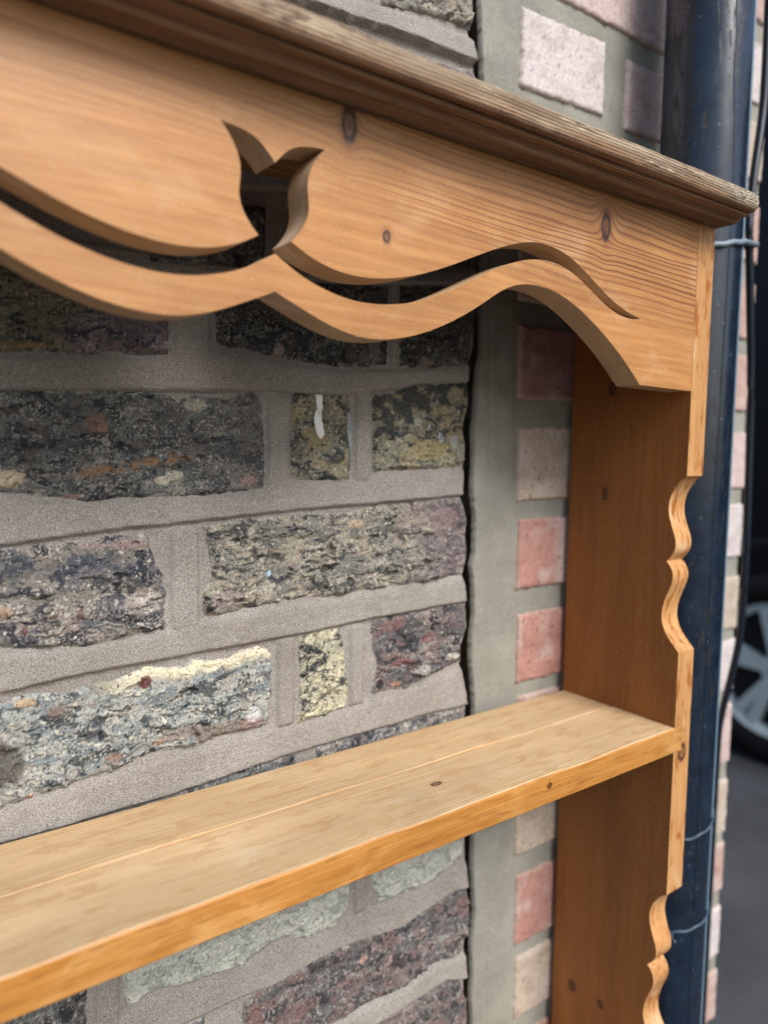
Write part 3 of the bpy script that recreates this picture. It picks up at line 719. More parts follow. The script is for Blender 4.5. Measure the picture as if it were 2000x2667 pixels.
    return link('brick', me, M_OLD, parent), (x, z, hgt)

PITS['F2'] = ((266, 1027, 3.2, 5.5, 5.0), (262, 1016, 4.5, 2.6, 3.5), (247, 1017, 5.0, 2.6, 3.0), (262, 1005, 1.6, 8.0, 2.6), (302, 1022, 4.0, 4.0, 1.8), (185, 1003, 2.2, 2.0, 3.0))
PITS['F1'] = ((91, 1001, 2.6, 2.4, 4.0), (85, 1017, 2.5, 2.0, 2.0), (69, 1012, 3.0, 3.5, -2.2))
PITS['G1'] = ((165, 950, 6.0, 2.6, 4.5), (172, 925, 5.5, 5.0, 4.0), (172, 925, 2.6, 2.4, -5.0), (112, 935, 2.0, 3.0, 3.0), (70, 938, 9.0, 12.0, 1.8), (90, 953, 4.0, 2.4, -2.2))
PITS['E1'] = ((164, 1090, 3.6, 2.0, 3.0), (150, 1086, 3.0, 2.2, 2.0), (127, 1073, 4.0, 1.6, 4.0), (201, 1079, 1.5, 1.3, 2.6), (115, 1113, 5.0, 4.0, 1.4))
PITS['E2'] = ((248, 1096, 2.2, 2.0, -1.2),)
PITS['G2'] = ((246, 957, 1.5, 2.6, 2.6),)
PITS['I1'] = ((157, 772, 3.0, 2.5, 3.0), (240, 764, 7.0, 4.0, 3.0), (143, 790, 1.6, 3.0, 2.5))
PITS['J1'] = ((308, 708, 3.0, 3.5, 4.0), (290, 722, 3.0, 2.0, 2.5))

surf = {}
for k, key in enumerate(OLD):
    o, surf[key] = rough_brick(key, OLD[key], 0.55 if key[0] in 'EFG' else (0.75 if key[0] in 'DIJ' else 1.1), k + 3)
    surf[key] = (o,) + surf[key]

# mortar: one height field with struck beds
def mortar_field():
    res = 1.15
    xs = np.arange(-18, 400, res); zs = np.arange(585, 1462, res)
    X, Z = np.meshgrid(xs, zs)
    cl = np.array(CRACK_L); o = np.argsort(cl[:, 1])
    edge = np.interp(Z, cl[o, 1], cl[o, 0])
    right = edge - 0.8 + 1.3 * fbm(Z / 5, Z * 0, 77, 4, 0.65)
    # squeeze the last columns so that the sheet ends on the ragged crack line
    X = np.where(X > 300, 300 + (X - 300) * (right - 300) / (xs[-1] - 300), X)
    x = X.ravel(); z = Z.ravel()
    H = -1.9 + 0.5 * fbm(x / 22, z / 16, 5, 3)
    wob = 0.5 * fbm(x / 9, z / 9, 6, 3)
    for n, (up, lo) in BEDS.items():
        up = np.array(up); lo = np.array(lo)
        zu = np.interp(x, up[:, 0], up[:, 1]) + wob + 0.6; zl = np.interp(x, lo[:, 0], lo[:, 1]) + 0.6 * wob
        t = np.clip((zu - z) / np.maximum(zu - zl, 1.0), 0, 1)
        inside = (z <= zu) & (z >= zl - 1.3)
        pro = 6.5 if n == 'b01' else 2.9
        amp = pro * (0.75 + 0.5 * fbm(x / 60, x * 0, 9, 2))
        prof = -1.7 + (amp + 1.7) * (0.6 * ss(t, 0.0, 0.3) + 0.4 * t)
        prof = lerp(-1.6, prof, ss(z, zl - 1.3, zl + 0.1))
        H = np.where(inside, prof, H)
    for (xc, hw, z0, z1, hh) in ((164, 9.5, 990, 1050, 0.9), (227, 8.5, 1072, 1133, 0.6), (291.5, 7.0, 1076, 1138, 0.8), (232, 7.0, 915, 974, 1.3), (288, 6.5, 918, 976, 1.3), (170, 12, 1150, 1200, 0.6), (317, 4, 1155, 1212, 0.3), (114, 8, 757, 832, 0.4), (293, 6.0, 762, 830, 1.2)):
        m = (1 - ss(np.abs(x - xc + wob), hw - 2.4, hw)) * ss(z, z0 - 1, z0 + 1) * (1 - ss(z, z1 - 2, z1))
        H = lerp(H, hh * 1.0 - 0.05 + 0.4 * fbm(x / 10, z / 14, 11, 2), m)
    H += 0.32 * fbm(x / 4, z / 3, 12, 3) + 0.2 * pn(x / 1.6, z / 1.6, 13)
    cx = 1 - np.abs(fbm(x / 30, z / 12, 14, 3)) * 40
    H -= 0.5 * np.clip(cx, 0, 1) * ss(fbm(x / 60, z / 50, 15, 2), 0.15, 0.3)
    for key, (top, bot, lef, rig) in OLD.items():      # nothing pushes through the bricks
        T_ = [list(q) for q in top]; B_ = [list(q) for q in bot]
        if T_[0][0] < 60 and B_[0][0] < 60:
            T_[0][0] = -14.0; B_[0][0] = -14.0
        pg = np.array(T_ + rig + B_[::-1] + lef[::-1])
        cc = (pg.min(0) + pg.max(0)) / 2; ex = (pg.max(0) - pg.min(0)) / 2
        pg = cc + (pg - cc) * np.maximum(ex - 3.2, 0.1) / ex
        sel = np.where((x > pg[:, 0].min()) & (x < pg[:, 0].max()) & (z > pg[:, 1].min()) & (z < pg[:, 1].max()))[0]
        if not len(sel): continue
        px, pz = x[sel], z[sel]; ins = np.zeros(len(sel), bool)
        for a, b in zip(pg, np.roll(pg, -1, 0)):
            cond = (a[1] > pz) != (b[1] > pz)
            with np.errstate(divide='ignore', invalid='ignore'):
                ins ^= cond & (px < (b[0] - a[0]) * (pz - a[1]) / (b[1] - a[1]) + a[0])
        H[sel[ins]] = -9.0
    X[:, -1] = X[:, -2] + 0.12; x = X.ravel()
    last = np.zeros_like(X, bool); last[:, -1] = True
    H = np.where(last.ravel(), -6, H)
    me = mesh_np('mortar', np.stack([x / 1000, WALL_Y - H / 1000, z / 1000], 1), quads=grid_quads(len(xs), len(zs))[:, ::-1])
    return me
link('mortar', mortar_field(), M_MORT, old)

# white paint run and the pale smear on the small yellow brick
def blob(name, outline, mat, parent, thick, key):
    sx, sz, sh = surf[key][1:]
    P = catmull(np.array(outline + [outline[0]], float), 4)[:-1]
    P = P + 0.35 * np.stack([fbm(P[:, 0] * 0.9, P[:, 1] * 0.9, 3, 2), fbm(P[:, 0] * 0.9 + 9, P[:, 1] * 0.9, 3, 2)], 1) * 2
    c = P.mean(0)
    rings = [1.0, 0.94, 0.8, 0.6, 0.4, 0.2]
    hts = [-0.25, 0.55, 0.9, 1.0, 1.0, 1.0]
    V = []
    for f, ht in zip(rings, hts):
        Q = np.stack([c[0] + (P[:, 0] - c[0]) * f, P[:, 1] * 1.0 * (0.15 + 0.85 * f) + (0.85 - 0.85 * f) * c[1]], 1)
        for q in Q:
            i = np.argmin((sx - q[0]) ** 2 + (sz - q[1]) ** 2)
            V.append((q[0] / 1000, WALL_Y - (sh[i] + ht * thick) / 1000, q[1] / 1000))
    n = len(P)
    F = [(r * n + i, r * n + (i + 1) % n, (r + 1) * n + (i + 1) % n, (r + 1) * n + i) for r in range(len(rings) - 1) for i in range(n)]
    V.append((c[0] / 1000, V[-1][1], c[1] / 1000))
    T = [((len(rings) - 1) * n + i, (len(rings) - 1) * n + (i + 1) % n, len(V) - 1) for i in range(n)]
    return link(name, mesh_np(name, V, quads=F, tris=T), mat, parent)
blob('paint_run', [[253, 1132.5], [255.5, 1133.2], [258.4, 1132.3], [257.9, 1126], [257.9, 1120.2], [258.6, 1113], [259.8, 1107.6], [258.8, 1104.8], [256.6, 1103.6], [254.0, 1107.0], [252.4, 1112], [252.2, 1118], [253.5, 1124.2]], M_PAINT, surf['E2'][0], 0.8, 'E2')
blob('mortar_smear', [[277.5, 1121.9], [281, 1121.4], [283.2, 1116], [282.6, 1101.5], [282.0, 1088], [280.6, 1080.2], [279.6, 1092.7], [278.0, 1104], [276.9, 1113.3]], M_SMEAR, surf['E2'][0], 1.3, 'E2')

# plain masonry behind and beyond the picture
def backing_mat():
    m = Mat('brick_backing', 0.9, 0.2)
    n = m.nt.nodes.new('ShaderNodeTexBrick')
    x, y, z = m.pos()
    v = m.vec(x, z, 0.0)
    m.nt.links.new(v.sk, n.inputs['Vector'])
    n.inputs['Scale'].default_value = 1.0; n.inputs['Brick Width'].default_value = 0.237; n.inputs['Row Height'].default_value = 0.081
    n.inputs['Mortar Size'].default_value = 0.011; n.inputs['Color1'].default_value = (0.16, 0.13, 0.1, 1)
    n.inputs['Color2'].default_value = (0.28, 0.21, 0.14, 1); n.inputs['Mortar'].default_value = (0.31, 0.27, 0.24, 1)
    nz = m.noise(m.vec(x, y, z), 60.0, 5.0, 0.7)
    m.color(m.mul(E(m.nt, n.outputs[0]), nz * 1.4 + 0.3))
    m.bump(nz, 0.004, 0.7)
    return m.m
M_BACK = backing_mat()
bm = bmesh.new()
add_box(bm, -1.2, 0.382, 0.032, 0.24, 0.0, 2.7)
add_box(bm, -1.2, -0.019, 0.004, 0.032, 0.0, 2.7)
add_box(bm, -0.019, 0.382, 0.004, 0.032, 0.0, 0.584)
add_box(bm, -0.019, 0.382, 0.004, 0.032, 1.464, 2.7)
link('backing_masonry', from_bm('backing', bm), M_BACK, old)

# ------------------------------------------------------------------ new brick wall (right of the crack)
X1 = 795.0
def xl(z): return 432 + (1434 - z) * 0.031
ROWS = [(1592, 62), (1513, 62), (1434, 61), (1355, 62), (1276, 62), (1198, 61), (1117, 63), (1042.5, 61), (963.5, 61.5), (893, 61), (820, 71), (733, 66), (658, 60), (582, 62), (504, 62)]
PCOL = {'white': (0.52, 0.465, 0.45), 'pink': (0.50, 0.385, 0.355), 'red': (0.38, 0.20, 0.165), 'dark': (0.36, 0.21, 0.19), 'beige': (0.43, 0.355, 0.285), 'rose': (0.42, 0.28, 0.24)}
rowcol = {2: ['white', 'pink', 'beige', 'pink'], 1: ['pink', 'white', 'rose', 'beige'], 5: ['dark', 'rose', 'beige'], 6: ['beige', 'pink', 'rose'], 7: ['stripe', 'white', 'pink'], 8: ['red', 'beige', 'beige'],
          9: ['rose', 'white', 'red'], 10: ['beige', 'pink', 'rose'], 11: ['wedge', 'beige', 'white'], 12: ['beige', 'rose', 'red'], 13: ['red', 'white', 'beige']}
pink_rects = []
def pink_brick(x0, x1, z1, h, tilt, kind, seed):
    res = 1.6
    nu = max(6, int((x1 - x0) / res)); nv = max(6, int(h / res))
    U, Vv = np.meshgrid(np.linspace(0, 1, nu), np.linspace(0, 1, nv))
    x = (x0 + U * (x1 - x0)).ravel(); z = (z1 - Vv * h + tilt * U).ravel()
    U = U.ravel(); Vv = Vv.ravel()
    s = seed * 71 + 900
    w = x1 - x0
    x = x + 0.9 * fbm(x / 9, z / 9, s, 3); z = z + 0.9 * fbm(x / 9 + 30, z / 9, s, 3)
    d = np.minimum(np.minimum(U * w, (1 - U) * w), np.minimum(Vv * h, (1 - Vv) * h))
    dn = d + 2.6 * fbm(x / 8, z / 8, s + 1, 4) * ss(d, 0, 2)
    hgt = 0.7 + 0.5 * fbm(x / 25, z / 20, s + 2, 3) + 0.3 * fbm(x / 3, z / 3, s + 3, 3)
    e = ss(dn, 0, 3.0)
    hgt = (hgt + 0.8) * e - 3.0 * (1 - e) - 10 * (d < 0.3)
    base = np.array(PCOL.get(kind, PCOL['rose']))
    if kind in ('stripe', 'wedge'): base = np.array(PCOL['red'])
    wx = x + 8 * fbm(x / 18, z / 18, s + 4, 3)
    c = lerp(base, base * np.array((0.84, 0.80, 0.78)), ss(fbm(wx / 22, z / 16, s + 5, 4), -0.1, 0.4)[:, None])
    c = c * (1 + 0.35 * fbm(x / 3, z / 3, s + 9, 3))[:, None]
    c = lerp(c, np.array((0.52, 0.46, 0.42)), (ss(fbm(wx / 26, z / 30, s + 6, 4), 0.0, 0.45))[:, None] * 0.45)
    if kind == 'stripe':
        tt = ss(U + 0.03 * fbm(x / 8, z / 8, s + 7, 3), 0.16, 0.3) * (1 - ss(U, 0.52, 0.56))
        c = lerp(c, np.array((0.52, 0.45, 0.42)), tt[:, None] * 0.85)
        c = lerp(c, np.array((0.27, 0.09, 0.08)), ss(U, 0.55, 0.6)[:, None] * 0.8)
    if kind == 'wedge':
        tt = ss(U - 0.45 + 0.5 * (Vv - 0.3), 0.0, 0.12)
        c = lerp(c, np.array((0.47, 0.39, 0.33)), tt[:, None])
    c = lerp(c, base * 0.25, (ss(fbm(x / 4.5, z / 4.5, s + 8, 2), 0.50, 0.56))[:, None] * 0.8)
    c = lerp(c, np.array((0.47, 0.39, 0.31)), (1 - ss(dn, 1.0, 4.0))[:, None] * 0.55)
    me = mesh_np('brick', np.stack([x / 1000, WALL_Y - hgt / 1000, z / 1000], 1), quads=grid_quads(nu, nv)[:, ::-1], col=np.clip(c, 0.005, 0.8))
    return link('brick', me, M_PINK, new)

for r, (z1, h) in enumerate(ROWS):
    cols = rowcol.get(r, ['pink', 'rose', 'beige', 'white'])
    x = xl(z1)
    widths = [102, 219, 102] if r % 2 == 0 else [219, 102, 102]
    if r == 2: widths = [102, 100, 102]
    for k in range(4):
        w = widths[k] if k < len(widths) else 219
        gap = 27 if (r == 2 and k == 0) else 12
        xe = min(x + w, X1)
        if X1 - xe < 40: xe = X1
        pink_brick(x, xe, z1, h, 4.0 if r == 2 else (2.5 if r in (5, 6) else 0.5), cols[k % len(cols)], r * 7 + k)
        x = xe + gap
        if x > X1 - 20: break

def cement_field():
    res = 1.7
    xs = np.r_[0, 0.0004, np.arange(0.004, 1 + 1e-9, 1 / 240)]; zs = np.arange(480, 1660, res)
    T, Z = np.meshgrid(xs, zs)
    cr = np.array(CRACK_R); o = np.argsort(cr[:, 1])
    fit = np.polyfit(cr[o, 1], cr[o, 0], 1)
    left = 0.6 * np.interp(Z, cr[o, 1], cr[o, 0]) + 0.4 * np.polyval(fit, Z) + 2.3 + 1.3 * fbm(Z / 4, Z * 0, 78, 4, 0.65)
    X = left + T * (792 - left)
    x = X.ravel(); z = Z.ravel()
    H = -0.5 + 0.6 * fbm(x / 25, z / 25, 21, 3) + 0.4 * fbm(x / 4, z / 4, 22, 3) + 0.3 * fbm(x / 60, z / 7, 25, 2)
    gx = 402 + (1434 - z) * 0.0285 + 0.5 * fbm(z / 30, z * 0, 23, 2)
    H -= 1.3 * np.exp(-((x - gx) / 0.9) ** 2)
    gx2 = gx + 12 + 0.6 * fbm(z / 40, z * 0 + 3, 24, 2)
    H -= 0.45 * np.exp(-((x - gx2) / 0.8) ** 2)
    H += 0.9 * ss(xl(z) - x, 2, 6) - 1.0
    H = np.where(T.ravel() <= 0, -6, H)
    return mesh_np('mortar', np.stack([x / 1000, WALL_Y - H / 1000, z / 1000], 1), quads=grid_quads(len(xs), len(zs))[:, ::-1])
link('mortar', cement_field(), M_CEM, new)
bm = bmesh.new()
add_box(bm, 0.428, 0.789, 0.034, 2.6, 0.0, 2.7)
add_box(bm, 0.428, 0.789, 0.008, 0.034, 0.0, 0.479)
add_box(bm, 0.428, 0.789, 0.008, 0.034, 1.661, 2.7)
link('backing_masonry', from_bm('backing', bm), M_BACK, new)
# ------------------------------------------------------------------ pine plate rack
XI, TU, YF, ZS, HS, ZJ = 0.4995, 0.0203, -0.1116, 0.8908, 0.0195, 1.2596
XC = 0.1634
YB = -0.0045
rack = thing('plate_rack', 'honey pine wall plate rack with scalloped tulip cut valance and wavy side panels', 'shelf', (XC, -0.06, 0.0))

TUL_A = [(0, 1225.0), (1.4, 1226.5), (3.8, 1229.5), (6.6, 1232.1), (9.9, 1234.1), (13.3, 1235.3), (17.2, 1236.0), (21.1, 1236.3), (25.9, 1236.8)]
TUL_B = [(25.9, 1236.8), (23.1, 1233.9), (20.2, 1230.0), (18.2, 1226.2), (17.0, 1222.7), (16.4, 1218.8), (16.7, 1215.2), (17.4, 1212.0), (17.8, 1209.2), (17.5, 1206.3), (16.6, 1202.7), (14.6, 1199.1), (11.9, 1195.7), (8.3, 1192.1)]
SLIT_U = [(8.3, 1192.1), (12.5, 1189.4), (17.4, 1187), (22.9, 1184.9), (29.3, 1183.1), (35.8, 1181.9), (42.5, 1181.5), (49.3, 1181.5), (56.3, 1182), (63.5, 1183), (70.7, 1184.5), (78.2, 1186.3), (85.8, 1188.6), (93.5, 1191.2), (101.5, 1194.4), (109.5, 1197.8), (117.8, 1201.3), (126.3, 1205.1), (137.4, 1209.9), (146.3, 1213.4), (155.5, 1216.3), (163, 1218.1), (169.8, 1219.1), (176.7, 1219.4), (184.8, 1218.7), (193.1, 1217.2), (199.5, 1215.4), (206.1, 1212.7), (212.8, 1209.4), (219.7, 1205.7), (226.7, 1201.7), (233.8, 1197.8), (241.1, 1194.3), (248.4, 1191.4), (255.9, 1189), (263.4, 1187.3), (272.1, 1186.1)]
SLIT_T = [(272.1, 1185.7), (266.5, 1184.9), (261.1, 1184.4), (254.9, 1184.6), (247.6, 1185.8), (240.3, 1187.9), (233.1, 1191.1), (226, 1194.8), (219, 1198.6), (212.1, 1202.2), (205.4, 1205.4), (198.9, 1207.6), (191.4, 1209.2), (184.2, 1210.1), (177.1, 1210.1), (170.2, 1209.3), (163.5, 1208.1), (155.9, 1206.3), (148.5, 1203.6), (141.3, 1200.5), (131, 1195.4), (122.4, 1191.2), (114, 1187), (105.8, 1183.1), (97.8, 1179.4), (89.9, 1176.4), (82.2, 1174), (74.7, 1172.1), (67.3, 1170.7), (60.1, 1169.8), (53, 1169.4), (46.1, 1169.3), (39.3, 1169.8), (32.6, 1171.2), (26.1, 1172.9), (19.8, 1174.9), (15.0, 1176.6), (11.9, 1178.4), (7.6, 1180.7), (4.0, 1182.8), (0, 1185.4)]
BOTT = [(0, 1168.7), (4.6, 1166.6), (10.1, 1164.3), (16.7, 1161.5), (23, 1158.9), (29.5, 1156.5), (36.1, 1154.5), (42.8, 1153.1), (49.7, 1152.4), (56.8, 1152.4), (63.9, 1153.1), (71.3, 1154.3), (78.8, 1156.1), (86.4, 1158.4), (94.3, 1161.3), (102.2, 1164.6), (110.4, 1168.5), (118.7, 1172.9), (127.2, 1177.8), (134.1, 1182.2), (141, 1186.9), (147.2, 1190.1), (153.6, 1192.5), (161.2, 1194.1), (168.9, 1194.7), (177.9, 1194.5), (186, 1193.5), (194.4, 1191.5), (203.1, 1188.4), (212, 1184.6), (221.2, 1180), (230.6, 1174.7), (239.1, 1169.6), (247.8, 1164.0), (255.4, 1158.4), (263.3, 1152.2), (268.7, 1147.6), (274.6, 1142.6)]

def seg(L, n=2): return catmull(soften(L, n), 4)
half_hole = np.vstack([seg(TUL_A)[:-1], seg(TUL_B)[:-1], seg(SLIT_U, 3)[:-1], seg(SLIT_T, 3)])
half_bot = np.vstack([seg(BOTT, 2), [(335.7, 1141.6)]])
def mirror(P):
    Q = P[::-1].copy(); Q[:, 0] *= -1
    return Q
hole = np.vstack([half_hole, mirror(half_hole)[1:-1]])
outer = np.vstack([[(-335.7, 1259.2)], [(335.7, 1259.2)], half_bot[::-1], mirror(half_bot)[::-1][1:]])
def dedupe(P):
    keep = [0]
    for i in range(1, len(P)):
        if np.linalg.norm(P[i] - P[keep[-1]]) > 0.05: keep.append(i)
    if np.linalg.norm(P[keep[-1]] - P[0]) < 0.05: keep.pop()
    return P[keep]
hole = dedupe(hole); outer = dedupe(outer)

def plate_with_hole(name, outer, hole, y0, y1):
    loops = [[Vector((p[0], p[1], 0)) for p in outer]] + ([[Vector((p[0], p[1], 0)) for p in hole]] if hole is not None else [])
    tris = geometry.tessellate_polygon(loops)
    pts = [p for l in loops for p in l]
    n = len(pts)
    V = [(XC + p.x / 1000, y, p.y / 1000) for y in (y0, y1) for p in pts]
    T = [tuple(t) for t in tris] + [(t[0] + n, t[2] + n, t[1] + n) for t in tris]
    Q = []
    s = 0
    for l in loops:
        m = len(l)
        for i in range(m):
            a = s + i; b = s + (i + 1) % m
            Q.append((a, b, b + n, a + n))
        s += m
    me = mesh_np(name, V, quads=Q, tris=T, smooth=False)
    bm = bmesh.new(); bm.from_mesh(me)
    bmesh.ops.recalc_face_normals(bm, faces=bm.faces)
    bm.to_mesh(me); bm.free()
    return me
W_CUT = wood('pine_sawn_edge', 'x', 'y', light=(0.50, 0.34, 0.20), mid=(0.42, 0.265, 0.14), line=(0.25, 0.12, 0.05), pale=(0.58, 0.49, 0.39), pale_amt=0.6, freq=420.0, strength=0.4, rough=0.55, seed=12.0)
me = plate_with_hole('valance', outer, hole, YF, YF + 0.0188)
val = link('valance', me, [W_VAL, W_CUT], rack)
for p in me.polygons:
    if abs(p.normal.y) < 0.5: p.material_index = 1
bevel(val, 0.0005, 2, 40)

# torn saw fibres along the lower edge of the valance
rs = random.Random(5)
V, T = [], []
for k in range(130):
    i = rs.randrange(20, len(half_bot) - 6)
    p = half_bot[i] + (half_bot[i + 1] - half_bot[i]) * rs.random()
    L = rs.uniform(0.5, 1.7); w = rs.uniform(0.12, 0.3)
    x = XC + p[0] / 1000; z = p[1] / 1000
    y = YF + rs.uniform(-0.0002, 0.0006)
    b = len(V)
    dx = -abs(rs.gauss(0.9, 0.3)); dz = -rs.uniform(0.1, 0.7)
    V += [(x, y, z + w / 1000), (x, y, z - w / 1000), (x + w / 2000, y + w / 1000, z), (x + dx * L / 1000, y - 0.0003, z + dz * L / 1000)]
    T += [(b, b + 1, b + 3), (b + 1, b + 2, b + 3), (b + 2, b, b + 3), (b, b + 2, b + 1)]
fl = link('saw_fibres', mesh_np('saw_fibres', V, tris=T, smooth=False), simple('torn_pine_fibre', (0.40, 0.22, 0.10), 0.8, 0.2), rack)
fl['kind'] = 'stuff'

# side panels
NOTCH = [(-111.6, 1080.3), (-108.9, 1078.8), (-105.2, 1075.1), (-101.6, 1070.0), (-99.1, 1064.9), (-97.8, 1059.1), (-97.9, 1052.6), (-99.3, 1047.0), (-101.5, 1041.5), (-103.7, 1036.7), (-105.2, 1031.8), (-105.4, 1027.6), (-104.4, 1023.9), (-102.3, 1020.0), (-98.1, 1015.7)]
NOTCH2 = [(-98.1, 1015.7), (-101.0, 1013.4), (-103.2, 1010.1), (-104.3, 1005.9), (-104.0, 1001.5), (-102.3, 996.2), (-99.8, 990.7), (-97.7, 985.2), (-96.4, 979.1), (-95.9, 973.8), (-96.6, 968.8), (-98.8, 963.3), (-101.9, 958.8), (-106.1, 953.9), (-111.6, 948.7)]
prof = [(-111.6, 1259.5)]
na = np.vstack([catmull(soften(NOTCH, 1), 5)[:-1], catmull(soften(NOTCH2, 1), 5)])
for k in range(3): prof += [(p[0], p[1] - 321.8 * k) for p in na]
prof += [(-111.6, 0.0), (YB * 1000, 0.0), (YB * 1000, 1259.5)]
def side_panel(x0, x1):
    n = len(prof)
    V = [(x, p[0] / 1000, p[1] / 1000) for x in (x0, x1) for p in prof]
    tris = geometry.tessellate_polygon([[Vector((p[0], p[1], 0)) for p in prof]])
    T = [tuple(t) for t in tris] + [(t[0] + n, t[2] + n, t[1] + n) for t in tris]
    Q = [(i, (i + 1) % n, (i + 1) % n + n, i + n) for i in range(n)]
    me = mesh_np('side_panel', V, quads=Q, tris=T, smooth=False)
    bm = bmesh.new(); bm.from_mesh(me)
    bmesh.ops.recalc_face_normals(bm, faces=bm.faces)
    bm.to_mesh(me); bm.free()
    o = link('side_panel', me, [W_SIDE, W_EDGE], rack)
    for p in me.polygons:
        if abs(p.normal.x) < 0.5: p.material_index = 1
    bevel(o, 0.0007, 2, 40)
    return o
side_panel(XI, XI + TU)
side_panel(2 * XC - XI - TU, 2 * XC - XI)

# shelves: two boards each, housed in the side panels
def board(z, y0, y1, x0, x1, wav):
    bm = bmesh.new()
    n = 90
    rows = []
    for i in range(n + 1):
        x = x0 + (x1 - x0) * i / n
        dy = wav * 0.0004 * math.sin(x * 37 + y0 * 90) + wav * 0.0003 * math.sin(x * 91)
        dz = 0.00025 * math.sin(x * 53 + y0 * 200)
        r = 0.0016
        ring = [(x, y1, z - HS), (x, y1, z), (x, y0 + r + dy, z + dz), (x, y0 + r * 0.3 + dy, z - r * 0.3 + dz), (x, y0 + dy * 0.5, z - r), (x, y0 + dy * 0.3, z - HS + 0.0008), (x, y0 + 0.0008, z - HS)]
        rows.append([bm.verts.new(p) for p in ring])
    m = len(rows[0])
    for i in range(n):
        for k in range(m):
            f = bm.faces.new((rows[i][k], rows[i][(k + 1) % m], rows[i + 1][(k + 1) % m], rows[i + 1][k]))
            f.material_index = 1 if k in (3, 4, 5) else 0
            f.smooth = k in (2, 3)
    bm.faces.new(rows[0]); bm.faces.new(rows[-1])
    return link('shelf_board', from_bm('shelf_board', bm), [W_TOP, W_FRONT], rack)
for k in range(3):
    z = ZS - 0.3218 * k
    xa = 2 * XC - XI - 0.009; xb = XI + 0.009
    board(z, -0.1124, -0.0556, xa, xb, 1.0)
    board(z - 0.0004, -0.0541, YB - 0.0005, xa, xb, 0.6)

# cornice board with moulded front edge, weathered
CP = [(-4.5, 1259.6), (-60, 1259.6), (-111, 1259.6), (-124.6, 1259.6), (-126.3, 1259.9), (-127.0, 1260.6), (-127.3, 1261.5), (-128.2, 1262.3), (-129.8, 1262.8), (-131.6, 1262.9), (-133.4, 1262.6), (-134.6, 1262.5), (-135.2, 1262.9), (-135.4, 1263.7), (-135.3, 1264.3), (-135.2, 1264.9), (-135.8, 1265.0), (-136.9, 1264.6), (-138.4, 1264.4), (-140.2, 1264.5), (-141.7, 1265.5), (-142.8, 1267.1), (-143.4, 1269.0), (-143.6, 1271.0), (-143.3, 1273.0), (-142.6, 1274.8), (-141.4, 1276.1), (-139.8, 1276.9), (-137.5, 1277.2), (-120, 1277.3), (-60, 1277.2), (-4.5, 1277.2)]
def cornice():
    x0, x1 = 2 * XC - 0.5222, 0.5222
    xs = np.arange(x0, x1, 0.0016); xs = np.r_[xs, x1]
    C = np.array(CP); n = len(C)
    nx = len(xs)
    Xg = np.repeat(xs[:, None], n, 1)
    Y = np.repeat(C[None, :, 0], nx, 0); Z = np.repeat(C[None, :, 1], nx, 0)
    idx = np.repeat(np.arange(n)[None, :], nx, 0).astype(float)
    g = fbm(Xg * 1000 / 40, idx * 0.9, 31, 4)
    g2 = fbm(Xg * 1000 / 7, idx * 1.1, 32, 3)
    front = ((idx > 3) & (idx < 29)).astype(float)
    wearz = ss(idx, 16, 20) * front
    amp = front * (0.12 + 0.42 * wearz)
    endw = ss(Xg, 0.497, 0.5222)
    dep = g * amp * 1.2 + g2 * amp * 0.6 - endw * wearz * 0.9 * (0.5 + g2)
    # crest nicks
    ck = np.clip(1 - np.abs(fbm(Xg * 1000 / 26, idx * 0.25, 33, 3)) * 14, 0, 1) * wearz * 0.5
    Y = Y - dep + ck; Z = Z + 0.35 * dep * (idx > 24) - 0.3 * ck * (idx > 24)
    r = ss(Xg, 0.5195, 0.5222) * wearz
    Y = Y + 1.6 * r; Z = Z - 0.6 * r * (idx > 24)
    V = np.stack([Xg.ravel(), (Y / 1000).ravel(), (Z / 1000).ravel()], 1)
    Q = []
    i, k = np.meshgrid(np.arange(nx - 1), np.arange(n), indexing='ij')
    a = i * n + k; b = i * n + (k + 1) % n
    Q = np.stack([a.ravel(), b.ravel(), (b + n).ravel(), (a + n).ravel()], 1)
    me = mesh_np('cornice', V, quads=Q)
    bm = bmesh.new(); bm.from_mesh(me); bm.verts.ensure_lookup_table()
    for base in (0, (nx - 1) * n):
        f = bm.faces.new([bm.verts[base + k] for k in range(n)]); f.smooth = False
    bmesh.ops.recalc_face_normals(bm, faces=bm.faces)
    bm.to_mesh(me); bm.free()
    return link('cornice', me, W_CORN, rack)
cornice()

# ------------------------------------------------------------------ downpipe, cable, wire ties
PC = Vector((0.5935, -0.0535)); PR = 0.034
def pipe():
    n = 72
    zs = np.concatenate([np.arange(0, 0.55, 0.1), np.arange(0.55, 1.60, 0.01), np.arange(1.6, 2.75, 0.1)])
    A, Z = np.meshgrid(np.linspace(0, 2 * np.pi, n, endpoint=False), zs)
    R = PR + 0.00012 * fbm(A * 6, Z * 30, 41, 2)
    V = np.stack([(PC.x + R * np.cos(A)).ravel(), (PC.y + R * np.sin(A)).ravel(), Z.ravel()], 1)
    i, k = np.meshgrid(np.arange(len(zs) - 1), np.arange(n), indexing='ij')
    a = i * n + k; b = i * n + (k + 1) % n
    me = mesh_np('downpipe', V, quads=np.stack([a.ravel(), b.ravel(), (b + n).ravel(), (a + n).ravel()], 1))
    return me
dp = thing('downpipe', 'black painted round downpipe beside the rack with scratches and a seam', 'pipe', (PC.x, PC.y, 0.0))
link('pipe_tube', pipe(), M_PIPE, dp)
sp = []
